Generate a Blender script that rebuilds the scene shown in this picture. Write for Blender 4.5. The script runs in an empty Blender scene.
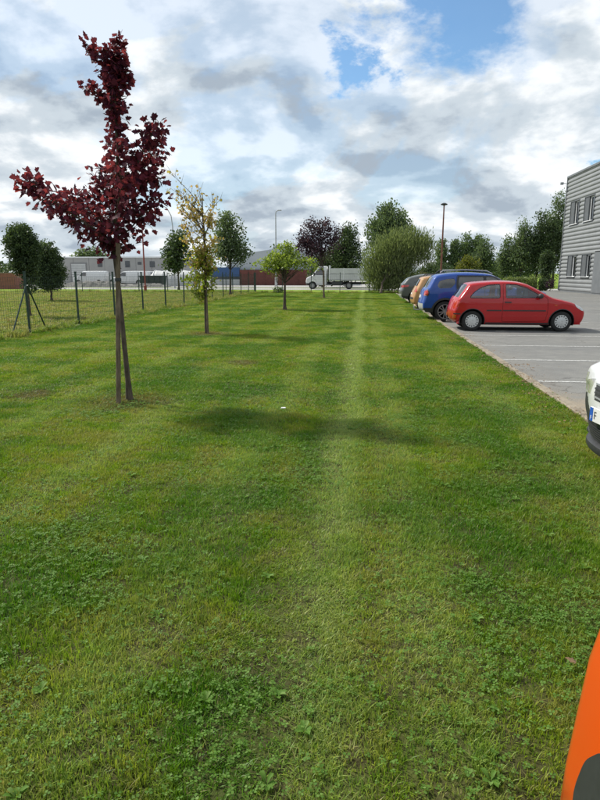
import bpy, math, random
import numpy as np
from mathutils import Vector, Matrix
from mathutils.geometry import delaunay_2d_cdt

random.seed(7)
RNG = np.random.default_rng(7)
R = math.radians
scene = bpy.context.scene
col = scene.collection

# ------------------------------------------------------------------ camera
# world: X to the right across the lawn, Y along the lawn (rows, kerb, fence), Z up, metres
F_PX = 605.0                                   # focal length for a 600 px wide frame
cam_d = bpy.data.cameras.new('camera')
cam_d.sensor_fit = 'HORIZONTAL'
cam_d.sensor_width = 36.0
cam_d.lens = 36.0 * F_PX / 600.0
cam_d.clip_start = 0.05
cam_d.clip_end = 3000
cam = bpy.data.objects.new('camera', cam_d)
col.objects.link(cam)
cam.location = (0, 0, 1.65)
cam.rotation_euler = (R(90 - 11.86), 0, R(6.0))
scene.camera = cam

# ------------------------------------------------------------------ sun, sky, exposure
SUN_EL = R(47)
SUN_DIR = Vector((-0.91, 0.42, 0)).normalized() * math.cos(SUN_EL) + Vector((0, 0, math.sin(SUN_EL)))
sun_d = bpy.data.lights.new('sun', 'SUN')
sun_d.energy = 3.3
sun_d.angle = R(3.5)
sun_d.color = (1.0, 0.95, 0.86)
sun = bpy.data.objects.new('sun', sun_d)
col.objects.link(sun)
sun.location = (-20, 10, 30)
sun.rotation_euler = SUN_DIR.to_track_quat('Z', 'Y').to_euler()

world = bpy.data.worlds.new('World')
scene.world = world
world.use_nodes = True


def build_sky():
    nt = world.node_tree
    nt.nodes.clear()
    N, L = nt.nodes, nt.links

    def node(t, **kw):
        n = N.new(t)
        for k, v in kw.items():
            setattr(n, k, v)
        return n

    def math_(op, a, b=None, c=None, clamp=False):
        n = node('ShaderNodeMath', operation=op)
        n.use_clamp = clamp
        for i, v in enumerate((a, b, c)):
            if v is None:
                continue
            if isinstance(v, (int, float)):
                n.inputs[i].default_value = v
            else:
                L.new(v, n.inputs[i])
        return n.outputs[0]

    def vmath(op, a, b=None, scale=None):
        n = node('ShaderNodeVectorMath', operation=op)
        for i, v in enumerate((a, b)):
            if v is None:
                continue
            if isinstance(v, (tuple, list, Vector)):
                n.inputs[i].default_value = v
            else:
                L.new(v, n.inputs[i])
        if scale is not None:
            n.inputs['Scale'].default_value = scale
        return n.outputs['Value'] if op in ('LENGTH', 'DISTANCE', 'DOT_PRODUCT') else n.outputs['Vector']

    def noise(vec, scale, detail, rough=0.55, dist=0.0, color=False):
        n = node('ShaderNodeTexNoise')
        n.inputs['Scale'].default_value = scale
        n.inputs['Detail'].default_value = detail
        n.inputs['Roughness'].default_value = rough
        n.inputs['Distortion'].default_value = dist
        L.new(vec, n.inputs['Vector'])
        return n.outputs['Color'] if color else n.outputs['Fac']

    def sstep(v, a, b, lo=0.0, hi=1.0):
        n = node('ShaderNodeMapRange')
        n.interpolation_type = 'SMOOTHSTEP'
        n.inputs[1].default_value = a
        n.inputs[2].default_value = b
        n.inputs[3].default_value = lo
        n.inputs[4].default_value = hi
        L.new(v, n.inputs[0])
        return n.outputs[0]

    tc = node('ShaderNodeTexCoord')
    d = vmath('NORMALIZE', tc.outputs['Generated'])
    sep = node('ShaderNodeSeparateXYZ')
    L.new(d, sep.inputs[0])
    zc = math_('MAXIMUM', sep.outputs[2], 0.0)
    den = math_('ADD', zc, 0.34)
    cmb = node('ShaderNodeCombineXYZ')
    L.new(math_('DIVIDE', sep.outputs[0], den), cmb.inputs[0])
    L.new(math_('DIVIDE', sep.outputs[1], den), cmb.inputs[1])
    cmb.inputs[2].default_value = 3.7
    p = cmb.outputs[0]

    sky = node('ShaderNodeTexSky')
    sky.sky_type = 'NISHITA'
    sky.sun_disc = False
    sky.sun_elevation = SUN_EL
    sky.sun_rotation = math.atan2(SUN_DIR.x, SUN_DIR.y)
    sky.air_density = 1.0
    sky.dust_density = 0.15
    sky.ozone_density = 1.5
    L.new(d, sky.inputs[0]) if sky.inputs else None

    # puffy structure, and the same shifted toward the sun for lit edges
    n1 = noise(p, 2.7, 10, 0.58, 0.15)
    sh = vmath('ADD', p, (-0.07, 0.07, 0.0))
    n2 = noise(sh, 2.7, 4, 0.5, 0.15)
    lit = math_('SUBTRACT', n1, n2)
    big = noise(vmath('ADD', p, (11.3, 4.1, 2.0)), 1.5, 9, 0.6, 0.2)
    # coverage: mostly cloud with open blue holes
    warp = vmath('SCALE', vmath('SUBTRACT', noise(p, 4.0, 9, 0.62, 0.1, True), (0.5, 0.5, 0.5)), None, 0.30)
    dw = vmath('ADD', d, warp)
    cover = sstep(noise(vmath('ADD', p, (5.2, 1.7, 0.0)), 1.5, 8, 0.58, 0.3), 0.36, 0.50)
    holes = None
    for (gx, gy, gz), r in GAPS:
        h = sstep(vmath('DISTANCE', dw, (gx, gy, gz)), r * 0.60, r * 1.40)
        holes = h if holes is None else math_('MULTIPLY', holes, h)
    near_h = sstep(sep.outputs[2], 0.02, 0.13)            # low sky is closed by distant cloud
    cover = math_('ADD', math_('MULTIPLY', cover, near_h), math_('SUBTRACT', 1.0, near_h), clamp=True)
    cover = math_('MAXIMUM', cover, 0.72)
    mask = math_('MULTIPLY', cover, holes)
    mask = math_('MAXIMUM', mask, 0.03)

    b = math_('MULTIPLY_ADD', lit, 3.6, 0.57)
    b = math_('ADD', b, math_('MULTIPLY', math_('SUBTRACT', big, 0.5), 1.7), clamp=True)
    # thin cloud near the holes is whiter
    edge = math_('SUBTRACT', 1.0, math_('MULTIPLY', mask, 0.35))
    b = math_('ADD', b, math_('MULTIPLY', math_('SUBTRACT', edge, 0.65), 0.6), clamp=True)
    ramp = node('ShaderNodeValToRGB')
    ramp.color_ramp.interpolation = 'EASE'
    e = ramp.color_ramp.elements
    e[0].position = 0.0
    e[0].color = (0.36, 0.425, 0.50, 1)
    e[1].position = 1.0
    e[1].color = (0.88, 0.91, 0.93, 1)
    m = e.new(0.45)
    m.color = (0.55, 0.62, 0.68, 1)
    L.new(b, ramp.inputs[0])
    cl = vmath('SCALE', ramp.outputs[0], None, 7.5)
    mix = node('ShaderNodeMix', data_type='RGBA')
    L.new(mask, mix.inputs['Factor'])
    L.new(vmath('MULTIPLY', sky.outputs[0], (0.72, 0.92, 1.0)), mix.inputs[6])
    L.new(cl, mix.inputs[7])
    bg = node('ShaderNodeBackground')
    bg.inputs['Strength'].default_value = 0.1
    L.new(mix.outputs[2], bg.inputs['Color'])
    out = node('ShaderNodeOutputWorld')
    L.new(bg.outputs[0], out.inputs['Surface'])


# centres of the open blue holes in the cloud, as directions seen over the lawn and the building
GAPS = [((0.115, 0.932, 0.345), 0.080), ((-0.012, 0.954, 0.312), 0.038), ((0.310, 0.938, 0.155), 0.022),
        ((0.08, 0.92, 0.40), 0.06), ((-0.62, 0.30, 0.72), 0.16), ((0.55, -0.35, 0.75), 0.2), ((0.1, 0.45, 0.88), 0.12)]
build_sky()

scene.render.engine = 'CYCLES'
scene.cycles.use_denoising = True
scene.cycles.max_bounces = 6
scene.cycles.transparent_max_bounces = 12
scene.view_settings.view_transform = 'Standard'
scene.view_settings.look = 'None'
scene.view_settings.exposure = 0.62
scene.view_settings.gamma = 1.0

# ------------------------------------------------------------------ materials
MATS = {}


def _newmat(name):
    m = bpy.data.materials.new(name)
    m.use_nodes = True
    MATS[name] = m
    nt = m.node_tree
    return m, nt, nt.nodes['Principled BSDF']


def _noise(nt, scale, detail=4, rough=0.55, obj=True, vec=None):
    n = nt.nodes.new('ShaderNodeTexNoise')
    n.inputs['Scale'].default_value = scale
    n.inputs['Detail'].default_value = detail
    n.inputs['Roughness'].default_value = rough
    if vec is None:
        g = nt.nodes.new('ShaderNodeNewGeometry') if not obj else nt.nodes.new('ShaderNodeTexCoord')
        vec = g.outputs['Position'] if not obj else g.outputs['Object']
    nt.links.new(vec, n.inputs['Vector'])
    return n.outputs['Fac']


def _ramp(nt, fac, stops):
    r = nt.nodes.new('ShaderNodeValToRGB')
    el = r.color_ramp.elements
    while len(el) < len(stops):
        el.new(0.5)
    for e, (p, c) in zip(el, stops):
        e.position = p
        e.color = (*c, 1)
    nt.links.new(fac, r.inputs[0])
    return r.outputs[0]


def _mixc(nt, fac, a, b, mode='MIX'):
    m = nt.nodes.new('ShaderNodeMix')
    m.data_type = 'RGBA'
    m.blend_type = mode
    for s, v in ((m.inputs[0], fac), (m.inputs[6], a), (m.inputs[7], b)):
        if isinstance(v, (int, float)):
            s.default_value = v
        elif isinstance(v, tuple):
            s.default_value = (*v, 1)
        else:
            nt.links.new(v, s)
    return m.outputs[2]


def _math(nt, op, a, b=None, clamp=False):
    n = nt.nodes.new('ShaderNodeMath')
    n.operation = op
    n.use_clamp = clamp
    for i, v in enumerate((a, b)):
        if v is None:
            continue
        if isinstance(v, (int, float)):
            n.inputs[i].default_value = v
        else:
            nt.links.new(v, n.inputs[i])
    return n.outputs[0]


def _mapr(nt, v, a, b, lo=0.0, hi=1.0):
    n = nt.nodes.new('ShaderNodeMapRange')
    n.interpolation_type = 'SMOOTHSTEP'
    for i, x in enumerate((a, b, lo, hi)):
        n.inputs[i + 1].default_value = x
    nt.links.new(v, n.inputs[0])
    return n.outputs[0]


def pm(name, c1, c2=None, scale=6.0, rough=0.6, metal=0.0, bump=0.0, bscale=40.0, coat=0.0, spec=0.5):
    """plain procedural material: two tones of noise, a little relief"""
    m, nt, b = _newmat(name)
    c2 = c2 or tuple(x * 0.8 for x in c1)
    f = _noise(nt, scale, 6)
    nt.links.new(_ramp(nt, f, [(0.35, c1), (0.65, c2)]), b.inputs['Base Color'])
    b.inputs['Roughness'].default_value = rough
    b.inputs['Metallic'].default_value = metal
    b.inputs['Coat Weight'].default_value = coat
    b.inputs['Coat Roughness'].default_value = 0.04
    b.inputs['Specular IOR Level'].default_value = spec
    if bump:
        bn = nt.nodes.new('ShaderNodeBump')
        bn.inputs['Strength'].default_value = bump
        bn.inputs['Distance'].default_value = 0.02
        nt.links.new(_noise(nt, bscale, 5), bn.inputs['Height'])
        nt.links.new(bn.outputs[0], b.inputs['Normal'])
    return m


def paint(name, c, rough=0.4, coat=0.8):
    m, nt, b = _newmat(name)
    f = _noise(nt, 3.0, 5)
    nt.links.new(_ramp(nt, f, [(0.3, c), (0.75, tuple(x * 0.94 + 0.003 for x in c))]), b.inputs['Base Color'])
    b.inputs['Roughness'].default_value = rough
    b.inputs['Coat Weight'].default_value = coat
    b.inputs['Coat Roughness'].default_value = 0.03
    b.inputs['Specular IOR Level'].default_value = 0.2
    return m


def glass(name, tint=(0.55, 0.6, 0.62), refl=1.0):
    m, nt, b = _newmat(name)
    nt.nodes.remove(b)
    out = nt.nodes['Material Output']
    tr = nt.nodes.new('ShaderNodeBsdfTransparent')
    tr.inputs[0].default_value = (*tint, 1)
    gl = nt.nodes.new('ShaderNodeBsdfGlossy')
    gl.inputs['Roughness'].default_value = 0.02
    fr = nt.nodes.new('ShaderNodeFresnel')
    fr.inputs[0].default_value = 1.5
    f = _math(nt, 'MULTIPLY_ADD', fr.outputs[0], refl)
    nt.nodes[-1].inputs[2].default_value = 0.08
    mx = nt.nodes.new('ShaderNodeMixShader')
    nt.links.new(f, mx.inputs[0])
    nt.links.new(tr.outputs[0], mx.inputs[1])
    nt.links.new(gl.outputs[0], mx.inputs[2])
    nt.links.new(mx.outputs[0], out.inputs[0])
    return m


def leafmat(name, stops, trans=0.4, rough=0.5, clump=0.7):
    """foliage: each leaf its own tone, light passes through it"""
    m, nt, b = _newmat(name)
    g = nt.nodes.new('ShaderNodeNewGeometry')
    n = _noise(nt, clump, 3, obj=True)
    f = _math(nt, 'ADD', _math(nt, 'MULTIPLY', g.outputs['Random Per Island'], 0.65), _math(nt, 'MULTIPLY', n, 0.6))
    f = _math(nt, 'SUBTRACT', f, 0.12, True)
    c = _ramp(nt, f, stops)
    nt.links.new(c, b.inputs['Base Color'])
    b.inputs['Roughness'].default_value = rough
    b.inputs['Specular IOR Level'].default_value = 0.22
    t = nt.nodes.new('ShaderNodeBsdfTranslucent')
    nt.links.new(_mixc(nt, 1.0, c, (1.25, 1.3, 0.7), 'MULTIPLY'), t.inputs[0])
    mx = nt.nodes.new('ShaderNodeMixShader')
    mx.inputs[0].default_value = trans
    nt.links.new(b.outputs[0], mx.inputs[1])
    nt.links.new(t.outputs[0], mx.inputs[2])
    nt.links.new(mx.outputs[0], nt.nodes['Material Output'].inputs[0])
    return m


def turf_color(nt, field=False):
    """colour of the turf by place: patches, dry streaks and the mower's tracks along the lawn"""
    g = nt.nodes.new('ShaderNodeNewGeometry')
    pos = g.outputs['Position']
    sp = nt.nodes.new('ShaderNodeSeparateXYZ')
    nt.links.new(pos, sp.inputs[0])
    n1 = _noise(nt, 0.55, 5, 0.6, vec=pos)
    n2 = _noise(nt, 2.6, 5, 0.6, vec=pos)
    n3 = _noise(nt, 9.0, 4, 0.6, vec=pos)
    green = (0.092, 0.215, 0.011)
    lime = (0.250, 0.355, 0.014)
    dry = (0.300, 0.270, 0.075)
    pale = (0.345, 0.430, 0.130)
    if field:
        lime = (0.30, 0.31, 0.075)
        green = (0.20, 0.28, 0.045)
        dry = (0.38, 0.33, 0.15)
    c = _mixc(nt, _mapr(nt, n1, 0.40, 0.58), green, lime)
    c = _mixc(nt, _mapr(nt, n2, 0.52, 0.36, 0.0, 0.45), c, (green[0] * .72, green[1] * .85, green[2] * .9))
    dryf = _math(nt, 'MULTIPLY', _mapr(nt, n2, 0.42, 0.62), _mapr(nt, n1, 0.36, 0.56))
    c = _mixc(nt, _math(nt, 'MULTIPLY', dryf, 0.62), c, dry)
    c = _mixc(nt, _mapr(nt, n3, 0.56, 0.72, 0.0, 0.40), c, dry)
    if not field:
        # mower passes: bands that run along the lawn, 1.35 m apart, slightly wavy
        w = _math(nt, 'MULTIPLY', _math(nt, 'SUBTRACT', _noise(nt, 0.30, 3, vec=pos), 0.5), 0.75)
        xs = _math(nt, 'ADD', sp.outputs[0], w)
        ph = _math(nt, 'SINE', _math(nt, 'MULTIPLY', xs, 4.65))
        c = _mixc(nt, _math(nt, 'MULTIPLY', _mapr(nt, ph, 0.35, 1.0, 0.0, 0.5), _mapr(nt, n1, 0.38, 0.6, 0.25, 1.0)), c, pale)
        c = _mixc(nt, _math(nt, 'MULTIPLY', _mapr(nt, ph, -0.3, -1.0, 0.0, 0.5), _mapr(nt, n1, 0.6, 0.38, 0.2, 1.0)), c, green)
        # the one distinct pale track straight ahead
        dx = _math(nt, 'ABSOLUTE', _math(nt, 'ADD', xs, 0.16))
        tr = _math(nt, 'MULTIPLY', _mapr(nt, dx, 0.03, 0.30, 1.0, 0.0), _math(nt, 'MULTIPLY', _mapr(nt, n2, 0.25, 0.6, 0.55, 0.95), _mapr(nt, sp.outputs[1], 1.5, 5.0, 0.55, 1.0)))
        c = _mixc(nt, tr, c, pale)
        # worn ring round each staked tree
        for (tx, ty, tr_) in TREE_SPOTS:
            vd = nt.nodes.new('ShaderNodeVectorMath')
            vd.operation = 'DISTANCE'
            nt.links.new(pos, vd.inputs[0])
            vd.inputs[1].default_value = (tx, ty, 0.06)
            k = _math(nt, 'ADD', vd.outputs['Value'], _math(nt, 'MULTIPLY', _math(nt, 'SUBTRACT', n2, 0.5), 0.9))
            c = _mixc(nt, _mapr(nt, k, tr_ * 0.25, tr_, 0.75, 0.0), c, (0.20, 0.15, 0.075))
    return c, n3


TREE_SPOTS = [(-2.95, 7.25, 0.75), (-4.18, 15.9, 0.8), (-3.48, 26.8, 0.7), (-2.63, 40.0, 0.9), (-2.2, 10.7, 0.4), (-4.4, 7.5, 0.4)]


def grassmat(name, field=False, bright=1.0, straw=0.07):
    m, nt, b = _newmat(name)
    c, n3 = turf_color(nt, field)
    g = nt.nodes.new('ShaderNodeNewGeometry')
    rnd = g.outputs['Random Per Island']
    c = _mixc(nt, 1.0, c, _ramp(nt, rnd, [(0.0, (0.42, 0.55, 0.5)), (0.5, (1, 1, 1)), (1.0, (1.4, 1.28, 1.1))]), 'MULTIPLY')
    c = _mixc(nt, _mapr(nt, rnd, 1.0 - straw - 0.01, 1.0 - straw, 0.0, 0.75), c, (0.30, 0.255, 0.115))
    if bright != 1.0:
        c = _mixc(nt, 1.0, c, (bright, bright, bright), 'MULTIPLY')
    nt.links.new(c, b.inputs['Base Color'])
    b.inputs['Roughness'].default_value = 0.45
    b.inputs['Specular IOR Level'].default_value = 0.3
    t = nt.nodes.new('ShaderNodeBsdfTranslucent')
    nt.links.new(_mixc(nt, 1.0, c, (1.2, 1.25, 0.7), 'MULTIPLY'), t.inputs[0])
    mx = nt.nodes.new('ShaderNodeMixShader')
    mx.inputs[0].default_value = 0.42
    nt.links.new(b.outputs[0], mx.inputs[1])
    nt.links.new(t.outputs[0], mx.inputs[2])
    nt.links.new(mx.outputs[0], nt.nodes['Material Output'].inputs[0])
    return m


def soilmat(name, field=False, far=False):
    m, nt, b = _newmat(name)
    c, n3 = turf_color(nt, field)
    if not far:
        c = _mixc(nt, _mapr(nt, n3, 0.35, 0.65, 0.80, 0.97), c, (0.048, 0.042, 0.020))
    else:
        c = _mixc(nt, 0.2, c, (0.05, 0.07, 0.02))
    nt.links.new(c, b.inputs['Base Color'])
    b.inputs['Roughness'].default_value = 0.95
    b.inputs['Specular IOR Level'].default_value = 0.1
    bn = nt.nodes.new('ShaderNodeBump')
    bn.inputs['Strength'].default_value = 0.8
    bn.inputs['Distance'].default_value = 0.05
    g = nt.nodes.new('ShaderNodeNewGeometry')
    nt.links.new(_noise(nt, 22 if not far else 4, 6, vec=g.outputs['Position']), bn.inputs['Height'])
    nt.links.new(bn.outputs[0], b.inputs['Normal'])
    return m


def asphaltmat(name, base=0.20):
    m, nt, b = _newmat(name)
    g = nt.nodes.new('ShaderNodeNewGeometry')
    pos = g.outputs['Position']
    big = _noise(nt, 0.35, 6, 0.6, vec=pos)
    mid = _noise(nt, 3.0, 5, 0.6, vec=pos)
    v = nt.nodes.new('ShaderNodeTexVoronoi')
    v.inputs['Scale'].default_value = 70
    nt.links.new(pos, v.inputs['Vector'])
    fine = _noise(nt, 90, 3, 0.6, vec=pos)
    c = _ramp(nt, big, [(0.3, (base * 0.86, base * 0.87, base * 0.86)), (0.7, (base * 1.12, base * 1.10, base * 1.04))])
    c = _mixc(nt, 0.8, c, _ramp(nt, mid, [(0.3, (0.78, 0.78, 0.78)), (0.7, (1.1, 1.09, 1.06))]), 'MULTIPLY')
    c = _mixc(nt, 0.9, c, _ramp(nt, fine, [(0.3, (0.62, 0.62, 0.62)), (0.75, (1.3, 1.3, 1.28))]), 'MULTIPLY')
    # old repairs and oil spots
    vv = nt.nodes.new('ShaderNodeTexVoronoi')
    vv.inputs['Scale'].default_value = 0.42
    nt.links.new(pos, vv.inputs['Vector'])
    c = _mixc(nt, _math(nt, 'MULTIPLY', _mapr(nt, vv.outputs['Distance'], 0.10, 0.26, 0.38, 0.0), _mapr(nt, mid, 0.35, 0.6)), c, (0.07, 0.068, 0.065))
    # fine cracks
    wv = nt.nodes.new('ShaderNodeTexVoronoi')
    wv.feature = 'DISTANCE_TO_EDGE'
    wv.inputs['Scale'].default_value = 0.33
    wp = nt.nodes.new('ShaderNodeVectorMath')
    wp.operation = 'MULTIPLY_ADD'
    cn = nt.nodes.new('ShaderNodeTexNoise')
    cn.inputs['Scale'].default_value = 1.4
    cn.inputs['Detail'].default_value = 6
    nt.links.new(pos, cn.inputs['Vector'])
    nt.links.new(cn.outputs['Color'], wp.inputs[0])
    wp.inputs[1].default_value = (1.6, 1.6, 0)
    nt.links.new(pos, wp.inputs[2])
    nt.links.new(wp.outputs[0], wv.inputs['Vector'])
    c = _mixc(nt, _math(nt, 'MULTIPLY', _mapr(nt, wv.outputs['Distance'], 0.0, 0.007, 0.7, 0.0), _mapr(nt, big, 0.42, 0.58)), c, (0.045, 0.043, 0.04))
    # gravel and leaf dust drifted along the edge of the tarmac
    sp = nt.nodes.new('ShaderNodeSeparateXYZ')
    nt.links.new(pos, sp.inputs[0])
    e = _math(nt, 'ADD', sp.outputs[0], _math(nt, 'MULTIPLY', _math(nt, 'SUBTRACT', mid, 0.5), 1.6))
    yy = _mapr(nt, sp.outputs[1], 7.5, 9.2, 0.9, 0.12)
    c = _mixc(nt, _math(nt, 'MULTIPLY', _mapr(nt, e, 2.6, 3.3, 0.9, 0.0), yy), c, (0.33, 0.26, 0.17))
    nt.links.new(c, b.inputs['Base Color'])
    b.inputs['Roughness'].default_value = 0.85
    b.inputs['Specular IOR Level'].default_value = 0.35
    bn = nt.nodes.new('ShaderNodeBump')
    bn.inputs['Strength'].default_value = 0.5
    bn.inputs['Distance'].default_value = 0.01
    nt.links.new(v.outputs['Distance'], bn.inputs['Height'])
    nt.links.new(bn.outputs[0], b.inputs['Normal'])
    return m


def linemat(name):
    """worn white road paint"""
    m, nt, b = _newmat(name)
    g = nt.nodes.new('ShaderNodeNewGeometry')
    n = _noise(nt, 26, 6, 0.7, vec=g.outputs['Position'])
    nt.links.new(_ramp(nt, n, [(0.40, (0.20, 0.20, 0.19)), (0.53, (0.52, 0.52, 0.50)), (0.8, (0.68, 0.68, 0.66))]), b.inputs['Base Color'])
    b.inputs['Roughness'].default_value = 0.7
    return m


def barkmat(name, c1, c2):
    m, nt, b = _newmat(name)
    tc = nt.nodes.new('ShaderNodeTexCoord')
    mp = nt.nodes.new('ShaderNodeMapping')
    mp.inputs['Scale'].default_value = (1, 1, 0.25)
    nt.links.new(tc.outputs['Object'], mp.inputs[0])
    n = _noise(nt, 28, 6, 0.65, vec=mp.outputs[0])
    nt.links.new(_ramp(nt, n, [(0.35, c1), (0.65, c2)]), b.inputs['Base Color'])
    b.inputs['Roughness'].default_value = 0.9
    b.inputs['Specular IOR Level'].default_value = 0.15
    bn = nt.nodes.new('ShaderNodeBump')
    bn.inputs['Strength'].default_value = 0.7
    bn.inputs['Distance'].default_value = 0.015
    nt.links.new(n, bn.inputs['Height'])
    nt.links.new(bn.outputs[0], b.inputs['Normal'])
    return m


M = {}
M['lawn'] = soilmat('turf_soil')
M['field'] = soilmat('field_soil', True)
M['far'] = soilmat('far_turf', False, True)
M['verge'] = soilmat('verge_turf', False, True)
M['grass'] = grassmat('grass_blade')
M['fieldgrass'] = grassmat('field_grass_blade', True, 1.12, 0.15)
M['asphalt'] = asphaltmat('asphalt', 0.205)
M['road'] = pm('pale_road', (0.40, 0.39, 0.37), (0.34, 0.33, 0.31), 0.4, 0.9)
M['line'] = linemat('road_paint')
M['kerb'] = pm('concrete_kerb', (0.31, 0.265, 0.20), (0.20, 0.165, 0.12), 5, 0.9, bump=0.5)
M['bark'] = barkmat('bark', (0.045, 0.037, 0.028), (0.13, 0.105, 0.08))
M['stake'] = barkmat('stake_wood', (0.085, 0.065, 0.045), (0.20, 0.155, 0.11))
M['green_metal'] = pm('green_coated_steel', (0.012, 0.035, 0.026), (0.02, 0.05, 0.036), 8, 0.5)
M['dark_metal'] = pm('dark_painted_steel', (0.012, 0.014, 0.014), (0.025, 0.027, 0.025), 8, 0.5)
M['grey_metal'] = pm('galvanised_steel', (0.42, 0.43, 0.44), (0.32, 0.33, 0.34), 6, 0.45, 0.5)
M['red_metal'] = pm('dull_red_paint', (0.30, 0.045, 0.04), (0.22, 0.035, 0.03), 4, 0.55)
M['rust_metal'] = pm('brown_red_paint', (0.21, 0.075, 0.05), (0.16, 0.06, 0.045), 4, 0.6)
M['tyre'] = pm('tyre_rubber', (0.014, 0.014, 0.014), (0.022, 0.021, 0.020), 20, 0.85)
M['plastic'] = pm('black_plastic', (0.022, 0.023, 0.024), (0.032, 0.033, 0.034), 30, 0.55)
M['gap'] = pm('dark_gap', (0.006, 0.006, 0.006), None, 5, 0.9)
M['alloy'] = pm('silver_wheel', (0.60, 0.60, 0.59), (0.50, 0.50, 0.49), 12, 0.38, 0.25)
M['dark_alloy'] = pm('grey_wheel', (0.30, 0.30, 0.30), (0.22, 0.22, 0.22), 12, 0.35, 0.5)
M['glass'] = glass('car_glass', (0.80, 0.85, 0.85), 1.3)
M['dark_glass'] = glass('tinted_glass', (0.10, 0.12, 0.13), 1.3)
M['seat'] = pm('seat_cloth', (0.10, 0.104, 0.115), (0.15, 0.15, 0.165), 40, 0.9)
M['lamp_clear'] = pm('clear_lamp', (0.62, 0.62, 0.60), (0.45, 0.45, 0.45), 30, 0.12, 0.2, coat=1.0)
M['lamp_red'] = pm('red_lamp', (0.55, 0.028, 0.012), (0.42, 0.02, 0.01), 30, 0.12, coat=1.0)
M['lamp_amber'] = pm('amber_lamp', (0.70, 0.20, 0.02), (0.6, 0.16, 0.015), 30, 0.15, coat=1.0)
M['plate'] = pm('plate_white', (0.72, 0.72, 0.70), (0.66, 0.66, 0.64), 20, 0.4)
M['plate_blue'] = pm('plate_blue', (0.02, 0.10, 0.42), (0.016, 0.09, 0.38), 20, 0.4)
M['ink'] = pm('plate_ink', (0.012, 0.012, 0.014), None, 20, 0.5)
M['red_paint'] = paint('red_car_paint', (0.42, 0.006, 0.009))
M['blue_paint'] = paint('blue_car_paint', (0.008, 0.058, 0.30))
M['tan_paint'] = paint('tan_car_paint', (0.50, 0.27, 0.11))
M['grey_paint'] = paint('grey_car_paint', (0.10, 0.105, 0.10), 0.4)
M['white_paint'] = paint('white_car_paint', (0.60, 0.61, 0.61), 0.35)
M['orange_paint'] = paint('orange_machine_paint', (0.70, 0.068, 0.003), 0.30, 1.0)
MATS['orange_machine_paint'].node_tree.nodes['Principled BSDF'].inputs['Coat Roughness'].default_value = 0.16
M['machine_grey'] = pm('grey_machine_plastic', (0.036, 0.039, 0.042), (0.028, 0.030, 0.032), 30, 0.42)
M['clad'] = pm('ribbed_sheet', (0.27, 0.28, 0.285), (0.235, 0.245, 0.25), 0.8, 0.5, 0.15)
M['clad_dark'] = pm('dark_sheet', (0.16, 0.17, 0.18), (0.13, 0.14, 0.15), 1.5, 0.55)
M['reveal'] = pm('window_reveal', (0.10, 0.11, 0.12), (0.08, 0.085, 0.09), 2, 0.6)
M['white_frame'] = pm('white_frame', (0.72, 0.73, 0.74), (0.64, 0.65, 0.66), 3, 0.45)
M['wall_grey'] = pm('grey_render', (0.35, 0.345, 0.335), (0.30, 0.295, 0.29), 0.5, 0.85)
M['wall_grey2'] = pm('grey_sheet_wall', (0.225, 0.225, 0.23), (0.19, 0.19, 0.195), 0.4, 0.8)
M['roof_pale'] = pm('pale_sheet_roof', (0.42, 0.45, 0.48), (0.36, 0.39, 0.42), 0.4, 0.6)
M['brick_far'] = pm('red_brick_wall', (0.115, 0.040, 0.032), (0.16, 0.058, 0.045), 3.0, 0.9)
M['brick_pale'] = pm('orange_brick_wall', (0.30, 0.12, 0.085), (0.23, 0.09, 0.065), 3.0, 0.9)
M['blue_panel'] = pm('blue_sheet', (0.02, 0.07, 0.20), (0.03, 0.08, 0.18), 2, 0.5)
M['white_sheet'] = pm('white_sheeting', (0.50, 0.51, 0.50), (0.43, 0.44, 0.44), 1.5, 0.6)
M['dark_green_sheet'] = pm('dark_green_box', (0.025, 0.035, 0.03), (0.035, 0.045, 0.04), 3, 0.6)
M['rubble'] = pm('grey_rubble', (0.24, 0.23, 0.21), (0.16, 0.155, 0.145), 3, 0.95, bump=1.0, bscale=8)
M['dryleaf'] = pm('dry_leaf', (0.21, 0.125, 0.055), (0.13, 0.08, 0.04), 60, 0.9)

LV = {}
LV['maple'] = leafmat('maroon_leaf', [(0.1, (0.045, 0.015, 0.033)), (0.45, (0.110, 0.022, 0.047)), (0.95, (0.27, 0.042, 0.068))], 0.52, 0.6)
LV['yellow'] = leafmat('yellow_leaf', [(0.1, (0.12, 0.19, 0.022)), (0.5, (0.24, 0.30, 0.042)), (0.9, (0.40, 0.36, 0.06))], 0.5)
LV['amber'] = leafmat('amber_leaf', [(0.1, (0.30, 0.27, 0.07)), (0.5, (0.44, 0.34, 0.12)), (0.95, (0.52, 0.30, 0.18))], 0.5)
LV['lime'] = leafmat('lime_leaf', [(0.1, (0.11, 0.16, 0.03)), (0.5, (0.22, 0.29, 0.05)), (0.95, (0.36, 0.42, 0.10))], 0.48)
LV['purple'] = leafmat('purple_leaf', [(0.1, (0.024, 0.016, 0.026)), (0.5, (0.052, 0.028, 0.046)), (0.95, (0.105, 0.050, 0.075))], 0.35)
LV['dark'] = leafmat('dark_leaf', [(0.1, (0.030, 0.050, 0.026)), (0.5, (0.060, 0.094, 0.042)), (0.95, (0.125, 0.168, 0.070))], 0.35)  # tones lightened to stand in for haze on the background trees
LV['mid'] = leafmat('mid_leaf', [(0.1, (0.058, 0.090, 0.050)), (0.5, (0.110, 0.158, 0.078)), (0.95, (0.195, 0.245, 0.125))], 0.4)  # distance haze is put into these leaf colours, also lightened
LV['willow'] = leafmat('willow_leaf', [(0.1, (0.075, 0.105, 0.042)), (0.5, (0.165, 0.205, 0.085)), (0.95, (0.30, 0.34, 0.17))], 0.4)
LV['bushy'] = leafmat('dusty_bush_leaf', [(0.1, (0.06, 0.07, 0.028)), (0.5, (0.13, 0.13, 0.055)), (0.95, (0.25, 0.20, 0.10))], 0.35)
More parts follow.
